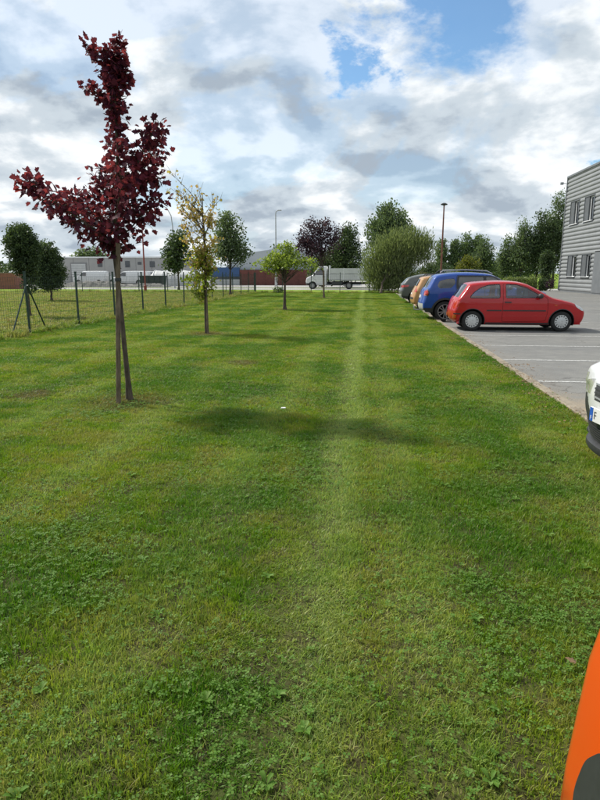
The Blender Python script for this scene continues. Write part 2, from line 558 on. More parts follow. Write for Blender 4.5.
LV['golden'] = leafmat('golden_leaf', [(0.1, (0.05, 0.075, 0.015)), (0.5, (0.13, 0.15, 0.03)), (0.95, (0.26, 0.24, 0.05))], 0.4)
LV['clover'] = leafmat('clover_leaf', [(0.1, (0.065, 0.150, 0.018)), (0.5, (0.120, 0.235, 0.034)), (0.95, (0.22, 0.33, 0.09))], 0.4, 0.6)
LV['pale_hedge'] = leafmat('pale_hedge_leaf', [(0.1, (0.09, 0.14, 0.04)), (0.5, (0.17, 0.22, 0.08)), (0.95, (0.28, 0.31, 0.14))], 0.4)
LV['hay'] = leafmat('hay_blade', [(0.1, (0.16, 0.12, 0.05)), (0.5, (0.25, 0.19, 0.08)), (0.95, (0.34, 0.27, 0.12))], 0.3)

# ------------------------------------------------------------------ mesh helpers


def link(o, parent=None, label=None, cat=None, group=None, kind=None):
    col.objects.link(o)
    if parent is not None:
        o.parent = parent
    for k, v in (('label', label), ('category', cat), ('group', group), ('kind', kind)):
        if v:
            o[k] = v
    return o


def empty(name, loc=(0, 0, 0), rz=0.0, **kw):
    o = bpy.data.objects.new(name, None)
    o.empty_display_size = 0.2
    o.location = loc
    o.rotation_euler = (0, 0, rz)
    return link(o, **kw)


def fast_mesh(name, V, Fc):
    V = np.asarray(V, dtype=np.float32)
    Fc = np.asarray(Fc, dtype=np.int32)
    me = bpy.data.meshes.new(name)
    m, k = Fc.shape
    me.vertices.add(len(V))
    me.vertices.foreach_set('co', V.ravel())
    me.loops.add(m * k)
    me.loops.foreach_set('vertex_index', Fc.ravel())
    me.polygons.add(m)
    me.polygons.foreach_set('loop_start', np.arange(0, m * k, k, dtype=np.int32))
    me.update(calc_edges=True)
    me.validate()
    return me


class MB:
    def __init__(s):
        s.v, s.f = [], []

    def add(s, vs, fs):
        o = len(s.v)
        s.v += [tuple(x) for x in vs]
        s.f += [tuple(i + o for i in f) for f in fs]
        return s

    def box(s, x0, x1, y0, y1, z0, z1, bev=0.0):
        x0, x1 = min(x0, x1), max(x0, x1)
        y0, y1 = min(y0, y1), max(y0, y1)
        z0, z1 = min(z0, z1), max(z0, z1)
        if bev <= 0:
            vs = [(x, y, z) for z in (z0, z1) for y in (y0, y1) for x in (x0, x1)]
            return s.add(vs, [(0, 2, 3, 1), (4, 5, 7, 6), (0, 1, 5, 4), (2, 6, 7, 3), (0, 4, 6, 2), (1, 3, 7, 5)])
        b = bev
        rings = []
        for z, i in ((z0, b), (z0 + b, 0), (z1 - b, 0), (z1, b)):
            xa, xb, ya, yb = x0 + i, x1 - i, y0 + i, y1 - i
            c = b if i == 0 else b * 0.6
            rings.append([(xa + c, ya, z), (xb - c, ya, z), (xb, ya + c, z), (xb, yb - c, z), (xb - c, yb, z), (xa + c, yb, z), (xa, yb - c, z), (xa, ya + c, z)])
        return s.loft(rings)

    def loft(s, rings, cap=True):
        n = len(rings[0])
        vs = [p for r in rings for p in r]
        fs = []
        for i in range(len(rings) - 1):
            for j in range(n):
                k = (j + 1) % n
                fs.append((i * n + j, i * n + k, (i + 1) * n + k, (i + 1) * n + j))
        if cap:
            fs.append(tuple(range(n - 1, -1, -1)))
            fs.append(tuple((len(rings) - 1) * n + j for j in range(n)))
        return s.add(vs, fs)

    def tube(s, pts, rad, n=8, cap=True):
        pts = [Vector(p) for p in pts]
        if isinstance(rad, (int, float)):
            rad = [rad] * len(pts)
        rings = []
        up = None
        for i, p in enumerate(pts):
            t = (pts[min(i + 1, len(pts) - 1)] - pts[max(i - 1, 0)]).normalized()
            if up is None:
                up = Vector((1, 0, 0)) if abs(t.x) < 0.8 else Vector((0, 1, 0))
            a = (up - t * up.dot(t)).normalized()
            up = a
            b = t.cross(a)
            rings.append([p + (a * math.cos(2 * math.pi * j / n) + b * math.sin(2 * math.pi * j / n)) * rad[i] for j in range(n)])
        return s.loft(rings, cap)

    def lathe(s, prof, n=24, axis='y', c=(0, 0, 0), close=False):
        rings = []
        for r, h in prof:
            ring = []
            for j in range(n):
                a = 2 * math.pi * j / n
                u, w = r * math.cos(a), r * math.sin(a)
                ring.append((c[0] + u, c[1] + h, c[2] + w) if axis == 'y' else (c[0] + u, c[1] + w, c[2] + h))
            rings.append(ring)
        return s.loft(rings, not close)

    def prism(s, poly, y0, y1):
        """polygon in (x, z), given y range"""
        n = len(poly)
        vs = [(x, y0, z) for x, z in poly] + [(x, y1, z) for x, z in poly]
        fs = [tuple(range(n)), tuple(range(2 * n - 1, n - 1, -1))] + [(i, i + n, (i + 1) % n + n, (i + 1) % n) for i in range(n)]
        return s.add(vs, fs)

    def mesh(s, name, mat, smooth=False, angle=None):
        me = bpy.data.meshes.new(name)
        me.from_pydata(s.v, [], s.f)
        me.validate()
        import bmesh
        bm = bmesh.new()
        bm.from_mesh(me)
        bmesh.ops.recalc_face_normals(bm, faces=bm.faces)
        bm.to_mesh(me)
        bm.free()
        if mat:
            me.materials.append(mat)
        if smooth:
            me.shade_smooth() if hasattr(me, 'shade_smooth') else me.polygons.foreach_set('use_smooth', [True] * len(me.polygons))
            if angle:
                me.set_sharp_from_angle(angle=R(angle))
        return me

    def build(s, name, mat, parent=None, smooth=False, angle=40, loc=None, **kw):
        o = bpy.data.objects.new(name, s.mesh(name, mat, smooth, angle))
        if loc:
            o.location = loc
        return link(o, parent, **kw)


def sheet(name, x0, x1, y0, y1, z, mat, **kw):
    me = bpy.data.meshes.new(name)
    me.from_pydata([(x0, y0, z), (x1, y0, z), (x1, y1, z), (x0, y1, z)], [], [(0, 1, 2, 3)])
    me.materials.append(mat)
    return link(bpy.data.objects.new(name, me), **kw)


# ------------------------------------------------------------------ ground, road, parking
Z0 = 0.05                                        # the turf stands a little above the tarmac
KX = 2.46                                        # lawn edge / kerb line
BY = 50.3                                        # back fence line
FX = -8.98                                       # left fence line
sheet('ground', -900, 900, -60, 1500, -0.03, M['far'], kind='structure', label='flat grassy land reaching to the horizon')
sheet('lawn', FX - 0.1, KX, -8, BY + 0.6, Z0, M['lawn'], kind='structure', label='mown lawn between the mesh fence and the car park')
sheet('field', -75, FX - 0.1, -8, BY + 0.6, Z0 - 0.005, M['field'], kind='structure', label='rough cut meadow beyond the mesh fence on the left')
sheet('verge', -140, 9.5, BY + 0.6, 60.4, 0.02, M['verge'], kind='structure', label='grass verge between the back fence and the road')
sheet('road', -160, 60, 60.4, 67.4, 0.0, M['road'], kind='structure', label='pale road crossing behind the back fence')
sheet('yard', -160, 9.5, 70.5, 130, -0.01, M['road'], kind='structure', label='pale yard in front of the far buildings')
sheet('parking_lot', KX + 0.14, 60, -8, 60.4, 0.0, M['asphalt'], kind='structure', label='grey asphalt car park right of the lawn')

kerb = empty('kerb', (KX, 0, 0), kind='structure', label='low concrete kerb along the edge of the lawn')
kb = MB().box(0.005, 0.135, 0.006, 0.994, -0.1, 0.075, 0.012)
kme = kb.mesh('kerb_stone', M['kerb'])
for i in range(-6, 57):
    o = bpy.data.objects.new('kerb_stone', kme)
    o.location = (random.uniform(-.006, .006), i, random.uniform(-.008, .008))
    o.rotation_euler = (random.uniform(-.006, .006), random.uniform(-.02, .02), random.uniform(-.006, .006))
    link(o, kerb)
for i, y in enumerate((9.6, 12.0, 14.4, 16.8, 19.25, 21.6, 26.4, 28.8, 31.2)):
    sheet('parking_line', KX + 0.22 + random.uniform(0, .1), 7.6, y - 0.04, y + 0.04, 0.004, M['line'], kind='structure')
# a second bay row far across the lot
for y in (30.0, 34.8, 39.6, 44.4):
    sheet('parking_line', 12.6, 17.2, y - 0.05, y + 0.05, 0.004, M['line'], kind='structure')

# ------------------------------------------------------------------ grass
tuft_cols = {}


def blade_patch(name, size, n, h0, h1, w, mat, lean=0.55, clumpy=0.0, flat=0.12):
    """square patch of bent blades, three triangles each"""
    x = RNG.uniform(-size / 2, size / 2, n)
    y = RNG.uniform(-size / 2, size / 2, n)
    if clumpy:
        k = max(3, int(n / 60))
        cx, cy = RNG.uniform(-size / 2, size / 2, k), RNG.uniform(-size / 2, size / 2, k)
        idx = RNG.integers(0, k, n)
        use = RNG.random(n) < clumpy
        ch = RNG.uniform(.7, 1.35, k)[idx]
        x = np.where(use, cx[idx] + RNG.normal(0, 0.018, n), x)
        y = np.where(use, cy[idx] + RNG.normal(0, 0.018, n), y)
    h = RNG.uniform(h0, h1, n)
    if clumpy:
        h = np.where(use, h * ch, h * .8)
    a = RNG.uniform(0, 2 * np.pi, n)
    ln = np.abs(RNG.normal(0, lean, n)) * h
    fl = RNG.random(n) < flat
    ln = np.where(fl, h * RNG.uniform(1.0, 1.6, n), ln)
    h = np.where(fl, h * RNG.uniform(0.1, 0.35, n), h)
    dx, dy = np.cos(a), np.sin(a)
    sa = a + np.pi / 2 + RNG.uniform(-0.6, 0.6, n)
    wx, wy = np.cos(sa) * w / 2, np.sin(sa) * w / 2
    ww = RNG.uniform(0.7, 1.3, n)
    wx, wy = wx * ww, wy * ww
    V = np.zeros((n, 5, 3))
    V[:, 0] = np.stack([x - wx, y - wy, np.zeros(n)], 1)
    V[:, 1] = np.stack([x + wx, y + wy, np.zeros(n)], 1)
    mx, my, mz = x + dx * ln * 0.35, y + dy * ln * 0.35, h * 0.6
    V[:, 2] = np.stack([mx + wx * .8, my + wy * .8, mz], 1)
    V[:, 3] = np.stack([mx - wx * .8, my - wy * .8, mz], 1)
    V[:, 4] = np.stack([x + dx * ln, y + dy * ln, h], 1)
    b = np.arange(n)[:, None] * 5
    T = np.concatenate([b + [0, 1, 2], b + [0, 2, 3], b + [3, 2, 4]], 0)
    me = fast_mesh(name, V.reshape(-1, 3), T)
    me.materials.append(mat)
    return bpy.data.objects.new(name, me)


def clover_patch(name, r, n):
    V, Fc = [], []
    for i in range(n):
        a, d = RNG.uniform(0, 6.28), r * math.sqrt(RNG.random())
        cx, cy, cz = d * math.cos(a), d * math.sin(a), RNG.uniform(0.016, 0.034)
        s = RNG.uniform(0.0040, 0.0080)
        t0 = RNG.uniform(0, 6.28)
        tx, ty = RNG.normal(0, .25), RNG.normal(0, .25)
        for k in range(3):
            q = t0 + k * 2.094
            loc = []
            for (u, v) in ((0.1, 0), (0.7, -.55), (1.25, -.5), (1.45, 0), (1.25, .5), (0.7, .55)):
                px = (u * math.cos(q) - v * math.sin(q)) * s
                py = (u * math.sin(q) + v * math.cos(q)) * s
                loc.append((cx + px, cy + py, cz + px * tx + py * ty + 0.15 * abs(v) * s))
            o = len(V)
            V += loc
            Fc += [(o, o + 1, o + 2), (o, o + 2, o + 3), (o, o + 3, o + 4), (o, o + 4, o + 5)]
    me = fast_mesh(name, V, Fc)
    me.materials.append(LV['clover'])
    return bpy.data.objects.new(name, me)


def weed_patch(name, n):
    V, Fc = [], []
    for i in range(n):
        a = i * 2.4 + RNG.uniform(-.3, .3)
        ln, wd, lift = RNG.uniform(.016, .034), RNG.uniform(.005, .009), RNG.uniform(.3, .9)
        o = len(V)
        for (u, v, z) in ((.08, 0, 0), (.4, -.8, .75), (.75, -.9, 1.0), (1.0, 0, .8), (.75, .9, 1.0), (.4, .8, .75), (.5, 0, .7)):
            px, py = u * ln, v * wd
            V.append((px * math.cos(a) - py * math.sin(a), px * math.sin(a) + py * math.cos(a), .008 + z * ln * lift))
        Fc += [(o + 6, o + j, o + (j + 1) % 6) for j in range(6)]
    me = fast_mesh(name, V, Fc)
    me.materials.append(LV['clover'])
    return bpy.data.objects.new(name, me)


def scatter_group(coll):
    ng = bpy.data.node_groups.new('scatter_' + coll.name, 'GeometryNodeTree')
    ng.interface.new_socket('Geometry', in_out='INPUT', socket_type='NodeSocketGeometry')
    ng.interface.new_socket('Geometry', in_out='OUTPUT', socket_type='NodeSocketGeometry')
    gi, go = ng.nodes.new('NodeGroupInput'), ng.nodes.new('NodeGroupOutput')
    ci = ng.nodes.new('GeometryNodeCollectionInfo')
    ci.inputs['Collection'].default_value = coll
    ci.inputs['Separate Children'].default_value = True
    ci.inputs['Reset Children'].default_value = True
    ip = ng.nodes.new('GeometryNodeInstanceOnPoints')
    ip.inputs['Pick Instance'].default_value = True

    def attr(nm, typ):
        n = ng.nodes.new('GeometryNodeInputNamedAttribute')
        n.data_type = typ
        n.inputs['Name'].default_value = nm
        return n.outputs['Attribute']
    rot = ng.nodes.new('ShaderNodeCombineXYZ')
    ng.links.new(attr('rz', 'FLOAT'), rot.inputs[2])
    er = ng.nodes.new('FunctionNodeEulerToRotation')
    ng.links.new(rot.outputs[0], er.inputs[0])
    sc = ng.nodes.new('ShaderNodeCombineXYZ')
    ng.links.new(attr('sx', 'FLOAT'), sc.inputs[0])
    ng.links.new(attr('sx', 'FLOAT'), sc.inputs[1])
    ng.links.new(attr('sz', 'FLOAT'), sc.inputs[2])
    ng.links.new(gi.outputs[0], ip.inputs['Points'])
    ng.links.new(ci.outputs[0], ip.inputs['Instance'])
    ng.links.new(attr('idx', 'INT'), ip.inputs['Instance Index'])
    ng.links.new(er.outputs[0], ip.inputs['Rotation'])
    ng.links.new(sc.outputs[0], ip.inputs['Scale'])
    ng.links.new(ip.outputs[0], go.inputs[0])
    return ng


def scatter(name, objs, pts, rz, sx, sz, **kw):
    c = bpy.data.collections.new(name + '_source')
    for o in objs:
        c.objects.link(o)
    me = bpy.data.meshes.new(name)
    me.from_pydata([tuple(p) for p in pts], [], [])
    n = len(pts)
    for nm, typ, val in (('rz', 'FLOAT', rz), ('sx', 'FLOAT', sx), ('sz', 'FLOAT', sz), ('idx', 'INT', RNG.integers(0, len(objs), n))):
        at = me.attributes.new(nm, typ, 'POINT')
        at.data.foreach_set('value', np.asarray(val, dtype=np.int32 if typ == 'INT' else np.float32))
    o = bpy.data.objects.new(name, me)
    o.modifiers.new('scatter', 'NODES').node_group = scatter_group(c)
    return link(o, **kw)


def tiles(x0, x1, y0, y1, s, keep=None):
    P = []
    for i in range(int(math.ceil((x1 - x0) / s))):
        for j in range(int(math.floor((y1 - y0) / s))):
            x, y = x1 - (i + .5) * s, y0 + (j + .5) * s
            if keep is None or keep(x, y):
                P.append((x, y))
    return np.array(P)


def in_view(x, y, pad=2.5):
    # wedge of ground near the camera's field of view, with room to step aside
    return y > 0.2 and x > -0.75 * y - pad and x < 0.62 * y + pad


def lay(name, objs, P, s, z, jit, hs, **kw):
    n = len(P)
    pts = np.column_stack([P[:, 0] + RNG.uniform(-jit, jit, n), P[:, 1] + RNG.uniform(-jit, jit, n), np.full(n, z)])
    rz = RNG.integers(0, 4, n) * (math.pi / 2) + RNG.uniform(-.09, .09, n)
    return scatter(name, objs, pts, rz, RNG.uniform(1.16, 1.3, n), hs(P) * RNG.uniform(0.85, 1.15, n), **kw)


def hfun(P):
    # the turf is a little taller in soft patches, flattened along the pale mower track
    h = 1.0 + 0.22 * np.sin(P[:, 0] * 2.1 + 1.3) * np.sin(P[:, 1] * 1.7 + .4) + 0.12 * np.sin(P[:, 0] * 5.3 + P[:, 1] * 3.9)
    return h * np.where(np.abs(P[:, 0] + 0.16) < 0.3, 0.72, 1.0)


near = [blade_patch('blade_tuft', 0.5, 6000, 0.012, 0.034, 0.0029, M['grass'], 0.60, 0.5, 0.12) for _ in range(6)]
lay('near_grass', near, tiles(FX, KX - .05, 0.0, 7.0, 0.5, in_view), 0.5, Z0, 0.05, hfun, kind='stuff', label='short mown grass of the lawn close by')
mid = [blade_patch('blade_tuft_mid', 0.5, 2700, 0.014, 0.038, 0.0046, M['grass'], 0.62, 0.45, 0.14) for _ in range(5)]
lay('middle_grass', mid, tiles(FX, KX - .05, 7.0, 21.0, 0.5, lambda x, y: in_view(x, y)), 0.5, Z0, 0.05, hfun, kind='stuff', label='short mown grass in the middle of the lawn')
farp = [blade_patch('blade_tuft_far', 1.0, 2600, 0.02, 0.05, 0.0085, M['grass'], 0.6, 0.3, 0.12) for _ in range(4)]
lay('far_grass', farp, tiles(FX, KX - .08, 21.0, BY + .7, 1.0), 1.0, Z0, 0.08, lambda P: np.ones(len(P)), kind='stuff', label='mown grass at the far end of the lawn')
fld = [blade_patch('blade_tuft_field', 1.0, 1500, 0.02, 0.085, 0.011, M['fieldgrass'], 0.7, 0.5, 0.2) for _ in range(4)]
lay('field_grass', fld, tiles(-52, FX - .1, 12.0, BY + .7, 1.0, lambda x, y: x > -0.85 * y - 4), 1.0, Z0, 0.1, lambda P: np.ones(len(P)), kind='stuff', label='rough yellowish grass of the meadow beyond the fence')
# longer unmown grass left standing along the fence
P = np.column_stack([np.full(340, FX) + RNG.normal(0, .13, 340), RNG.uniform(12.5, BY, 340)])
P2 = np.column_stack([RNG.uniform(-30, 8.5, 360), np.full(360, BY) + RNG.normal(0, .12, 360)])
strip = [blade_patch('blade_tuft_long', 0.32, 170, 0.05, 0.19, 0.010, M['fieldgrass'], 0.5, 0.5, 0.1) for _ in range(3)]
lay('fence_foot_grass', strip, np.concatenate([P, P2]), .3, Z0, .02, lambda P: RNG.uniform(.5, 1.1, len(P)), kind='stuff', label='longer grass left along the foot of the fence')
# hay clumps lying on the meadow
hay = [blade_patch('hay_tuft', 0.4, 150, 0.03, 0.10, 0.014, LV['hay'], 1.2, 0.8, 0.6) for _ in range(3)]
P = np.column_stack([RNG.uniform(-42, FX - .6, 420), RNG.uniform(14, 49, 420)])
lay('hay', hay, P, .4, Z0, .1, lambda P: RNG.uniform(.5, 1.5, len(P)), kind='stuff', label='brown clumps of cut hay lying on the meadow')
# clover
cl = [clover_patch('clover_clump', RNG.uniform(.10, .24), int(RNG.integers(14, 40))) for _ in range(5)]
P = []
for _ in range(170):
    cx, cy = RNG.uniform(-4.6, 2.4), 1.0 + 9 * RNG.random() ** 1.2
    for _ in range(int(RNG.integers(2, 15))):
        P.append((min(cx + RNG.normal(0, .28), KX - .1), max(.6, cy + RNG.normal(0, .3))))
P = np.array(P)
P = np.array([p for p in P if in_view(*p, 1.0)])
cl += [weed_patch('weed_rosette', int(RNG.integers(5, 9))) for _ in range(1)]
lay('clover', cl, P, .2, Z0, .05, lambda P: np.ones(len(P)), kind='stuff', label='clover and small weeds growing in patches through the near lawn')

# dry leaf litter gathered against the kerb and scattered over the turf
bits = []
for q in range(4):
    C_ = np.column_stack([RNG.normal(0, .09, 26), RNG.normal(0, .25, 26), RNG.uniform(.012, .03, 26)])
    n_ = len(C_)
    a_ = RNG.uniform(0, 6.28, n_)
    V = []
    Fc = []
    for c_, t_ in zip(C_, a_):
        o_ = len(V)
        l_ = RNG.uniform(.012, .032)
        for u, v in ((0, 0), (.5, .35), (1, 0), (.5, -.35)):
            V.append((c_[0] + l_ * (u * math.cos(t_) - v * math.sin(t_)), c_[1] + l_ * (u * math.sin(t_) + v * math.cos(t_)), c_[2] + RNG.uniform(-.005, .008)))
        Fc += [(o_, o_ + 1, o_ + 2), (o_, o_ + 2, o_ + 3)]
    me = fast_mesh('leaf_bit', V, Fc)
    me.materials.append(M['dryleaf'])
    bits.append(bpy.data.objects.new('leaf_bit', me))
yy_ = np.concatenate([RNG.uniform(4, 30, 46), RNG.uniform(6.5, 11, 14)])
P = np.column_stack([KX + RNG.normal(-.02, .10, len(yy_)), yy_])
lay('leaf_litter', bits, P, .3, Z0 + .015, .02, lambda P: np.ones(len(P)), kind='stuff', label='bits of dry leaf litter gathered along the kerb')

# ------------------------------------------------------------------ trees


def leaf_cloud(C, size, shape='quad', up=None, flat=0.0, upright=0.0):
    """C: (n,3) leaf positions; returns verts, faces. up: (n,3) preferred leaf axis"""
    n = len(C)
    ax = RNG.normal(0, 1, (n, 3))
    if up is not None:
        ax = ax * (1 - upright) + up * upright * 1.6
    ax /= np.linalg.norm(ax, axis=1)[:, None] + 1e-9
    t = RNG.normal(0, 1, (n, 3))
    if flat:
        t = t * (1 - flat) + np.array([0, 0, 1.0]) * flat * 1.8
    nr = t - ax * np.sum(t * ax, 1)[:, None]
    nr /= np.linalg.norm(nr, axis=1)[:, None] + 1e-9
    bt = np.cross(nr, ax)
    s = size * RNG.uniform(0.7, 1.25, n)
    if shape == 'maple':
        T = np.array([(0, 0, 0), (.12, .16, .01), (.05, .42, .03), (.26, .32, .02), (.42, .58, .05), (.55, .30, .02), (.72, .28, .03), (1.0, 0, -.02),
                      (.72, -.28, .03), (.55, -.30, .02), (.42, -.58, .05), (.26, -.32, .02), (.05, -.42, .03), (.12, -.16, .01)])
        Fq = [(0, i, i + 1) for i in range(1, 13)]
    elif shape == 'blade':
        T = np.array([(0, 0, 0), (.45, .10, .01), (1, 0, 0), (.45, -.10, .01)])
        Fq = [(0, 1, 2), (0, 2, 3)]
    else:
        T = np.array([(0, 0, 0), (.5, .36, .06), (1, 0, 0), (.5, -.36, .06)])
        Fq = [(0, 1, 2), (0, 2, 3)]
    k = len(T)
    V = C[:, None, :] + s[:, None, None] * (T[None, :, 0:1] * ax[:, None] + T[None, :, 1:2] * bt[:, None] + T[None, :, 2:3] * nr[:, None])
    b = np.arange(n)[:, None] * k
    Fc = np.concatenate([b + list(f) for f in Fq], 0)
    return V.reshape(-1, 3), Fc


def cloud_obj(name, V, Fc, mat, parent, **kw):
    me = fast_mesh(name, V, Fc)
    me.materials.append(mat)
    return link(bpy.data.objects.new(name, me), parent, **kw)


def blob_points(blobs, n, shell=2.2):
    """n points inside a set of ellipsoids (cx,cy,cz,rx,ry,rz), biased to the outside"""
    w = np.array([b[3] * b[4] * b[5] for b in blobs]) ** 0.8
    idx = RNG.choice(len(blobs), n, p=w / w.sum())
    B = np.array(blobs)[idx]
    d = RNG.normal(0, 1, (n, 3))
    d /= np.linalg.norm(d, axis=1)[:, None]
    r = RNG.random(n) ** (1 / shell)
    return B[:, :3] + d * r[:, None] * B[:, 3:6], d


def tree(name, label, cat, loc, trunk, blobs, leaf, size, clumps, per, clump_r, group=None, shape='quad', flat=0.0, upright=0.0, shell=2.2,
         branches=0.25, bark='bark', trunk_r=0.1, squash=0.8, sub=None):
    """trunk: polyline in local metres; blobs: crown volume; leaves gathered in clumps"""
    root = empty(name, loc, label=label, cat=cat, group=group)
    pts = [Vector(p) for p in trunk]
    # finer trunk with slight wander
    fine, rr = [], []
    for i in range(len(pts) - 1):
        for k in range(4):
            t = k / 4
            j = 0 if (i == 0 and k == 0) else trunk_r * 0.25
            fine.append(pts[i].lerp(pts[i + 1], t) + Vector((random.uniform(-j, j), random.uniform(-j, j), 0)))
    fine.append(pts[-1])
    m = len(fine)
    rr = [trunk_r * (1.0 - 0.8 * (i / (m - 1)) ** 0.9) * (1.45 if i == 0 else 1) for i in range(m)]
    tb = MB().tube(fine, rr, 9)
    tr = tb.build('trunk', M[bark], root, True, 60)
    C, d = blob_points(blobs, clumps, shell)
    lb = MB()
    nb = max(4, int(clumps * branches))
    top = fine[-1].z
    for c in C[:nb]:
        c = Vector(c)
        zc = min(max(fine[0].z + (c.z - fine[0].z) * 0.62, fine[0].z + (top - fine[0].z) * .3), top * .97)
        j = min(range(m), key=lambda q: abs(fine[q].z - zc))
        a = fine[j]
        mid_ = a.lerp(c, 0.5) + Vector((random.uniform(-.08, .08), random.uniform(-.08, .08), random.uniform(0, .12))) * (c - a).length
        r0 = rr[j] * 0.45
        lb.tube([a, mid_, c], [r0, r0 * .6, r0 * .18], 5)
    lb.build('limb', M[bark], tr, True, 60)
    cnt = np.maximum(3, RNG.poisson(per, clumps))
    idx = np.repeat(np.arange(clumps), cnt)
    off = RNG.normal(0, clump_r, (len(idx), 3)) * np.array([1, 1, squash])
    LP = C[idx] + off
    up = None
    if upright:
        up = d[idx] * 0.45 + np.array([0, 0, 1.0])
    keep = LP[:, 2] > 0.03
    LP = LP[keep]
    if up is not None:
        up = up[keep]
    V, Fc = leaf_cloud(LP, size, shape, up, flat, upright)
    cloud_obj('crown', V, Fc, LV[leaf], root)
    return root


def stake(label, loc, top, r=0.035, group='wooden stakes beside the lawn trees'):
    root = empty('tree_stake', loc, label=label, cat='stake', group=group)
    b = MB().tube([(0, 0, -0.1), (top[0] * .5, top[1] * .5, top[2] * .5), top], [r, r * 1.0, r * .97], 12)
    b.build('post', M['stake'], root, True, 40)
    t = Vector(top) * 0.78
    b = MB().lathe([(r * 1.25, -0.02), (r * 1.35, 0), (r * 1.25, 0.02)], 12, 'z', tuple(t))
    b.build('tie', M['plastic'], root, True, 40)
    return root


# --- the maroon maple near by, branch by branch (local metres, base at the trunk foot)
mx_, my_ = -2.95, 7.28
maple = empty('maple_tree', (mx_, my_, Z0), label='young maroon-leaved maple with a lopsided crown, nearest tree on the lawn', cat='tree', group='young trees in a row on the lawn')
tk = [(0, 0, 0), (-.005, 0, .25), (-.03, .01, .7), (-.055, .03, 1.2), (-.085, .05, 1.6), (-.10, .05, 1.87), (-.06, .06, 2.1), (-.02, .05, 2.5), (0.02, .04, 3.0), (.02, .03, 3.5), (.04, .02, 3.85), (.06, .02, 4.1)]
trd = [.050, .034, .030, .028, .028, .030, .026, .024, .02, .015, .009, .004]
mt = MB().tube(tk, trd, 12).build('trunk', M['bark'], maple, True, 60)
BR = [  # (polyline, leaves, spread)
    ([(-.09, .05, 1.88), (-.35, -.05, 2.15), (-.75, -.10, 2.42), (-1.05, -.05, 2.60), (-1.20, 0, 2.72)], 330, .135),
    ([(-.09, .05, 1.9), (-.30, .25, 2.2), (-.62, .40, 2.45), (-.85, .45, 2.55)], 250, .15),
    ([(-.09, .05, 1.88), (-.2, -.25, 2.1), (-.45, -.45, 2.3), (-.62, -.5, 2.42)], 190, .14),
    ([(-.06, .06, 2.0), (.12, .10, 2.15), (.34, .12, 2.38), (.50, .10, 2.50)], 220, .14),
    ([(-.06, .06, 2.0), (.05, -.25, 2.2), (.22, -.45, 2.5), (.28, -.52, 2.7)], 170, .14),
    ([(-.02, .05, 2.4), (.18, .18, 2.7), (.36, .28, 3.0), (.48, .30, 3.22)], 190, .13),
    ([(-.02, .05, 2.35), (.2, .02, 2.75), (.40, .0, 3.08), (.56, .0, 3.33)], 240, .12),
    ([(-.02, .05, 2.45), (.25, .0, 2.6), (.45, -.02, 2.7), (.60, -.02, 2.72)], 100, .09),
    ([(-.02, .05, 2.4), (-.12, .2, 2.65), (-.25, .4, 2.8)], 150, .16),
    ([(0, .04, 2.7), (.1, -.18, 2.9), (.16, -.3, 3.05)], 90, .12),
    ([(0.02, .04, 2.8), (.03, .03, 3.2), (.02, .03, 3.6)], 150, .105),
    ([(.02, .03, 3.4), (.04, .02, 3.8), (.05, .02, 4.15)], 290, .125),
    ([(.02, .03, 3.5), (-.15, .05, 3.68), (-.36, .06, 3.80)], 75, .075),
    ([(.04, .03, 3.9), (-.10, .0, 4.08), (-.28, .0, 4.24)], 85, .075),
    ([(.04, .02, 3.9), (.10, .03, 4.1), (.13, .03, 4.30)], 90, .08),
    ([(.04, .02, 3.75), (.12, .03, 3.85), (.2, .03, 3.93)], 75, .085),
    ([(-.09, .05, 1.87), (-.14, -.06, 1.95), (-.24, -.14, 2.0)], 45, .07),
    ([(-.06, .06, 2.1), (-.15, .0, 2.5), (-.22, -.05, 2.75)], 180, .17),
]
lb = MB()
LPs, LUs = [], []
for pl, n, sp in BR:
    n = int(n * (1.0 if pl[-1][2] < 3.0 else 1.15))
    sp = sp * (1.0 if pl[-1][2] < 3.5 else .85)
    pl = [(x * .93, y * .95, 1.88 + (z - 1.88) * .965 if z > 1.88 else z) for x, y, z in pl]
    P = [Vector(p) for p in pl]
    lb.tube(P, [0.014 * (1 - .75 * i / (len(P) - 1)) for i in range(len(P))], 6)
    Q = np.array(pl)
    t = (RNG.random(n) ** 0.75) * (len(Q) - 1)
    i0 = np.minimum(t.astype(int), len(Q) - 2)
    fr = (t - i0)[:, None]
    c = Q[i0] * (1 - fr) + Q[i0 + 1] * fr
    taper = (1.15 - 0.45 * t / (len(Q) - 1))[:, None]
    off = np.clip(RNG.normal(0, 1, (n, 3)), -1.8, 1.8) * sp * .78 * taper * np.array([.9, 1.15, .9])
    for k in range(0, n, 5):                       # twigs
        a = Vector(c[k])
        lb.tube([a, a + Vector(off[k])], [.005, .0015], 4)
    LPs.append(c + off)
    LUs.append(off)
lb.build('limb', M['bark'], mt, True, 60)
LP = np.concatenate(LPs)
LU = np.concatenate(LUs)
LU = LU / (np.linalg.norm(LU, axis=1)[:, None] + 1e-6) + np.array([0, 0, -.35])
order = RNG.permutation(len(LP))
LP, LU = LP[order], LU[order]
V, Fc = leaf_cloud(LP[300:], .069, 'maple', LU[300:], 0.25, 0.55)
crown = cloud_obj('crown', V, Fc, LV['maple'], maple, kind='stuff')
leaf_me = []
for _ in range(6):
    V, Fc = leaf_cloud(np.zeros((1, 3)), .080, 'maple', np.array([[1.0, 0, 0]]), 0.5, 0.97)
    me = fast_mesh('leaf', V, Fc)
    me.materials.append(LV['maple'])
    leaf_me.append(me)
for p in LP[:300]:
    o = bpy.data.objects.new('leaf', random.choice(leaf_me))
    o.location = p
    o.rotation_euler = (random.uniform(-1.2, 1.2), random.uniform(-.6, 1.1), random.uniform(0, 6.28))
    link(o, crown)
stake('weathered round wooden stake leaning beside the maroon maple trunk', (-3.02, 7.08, Z0), (.10, .06, 1.95), .029)

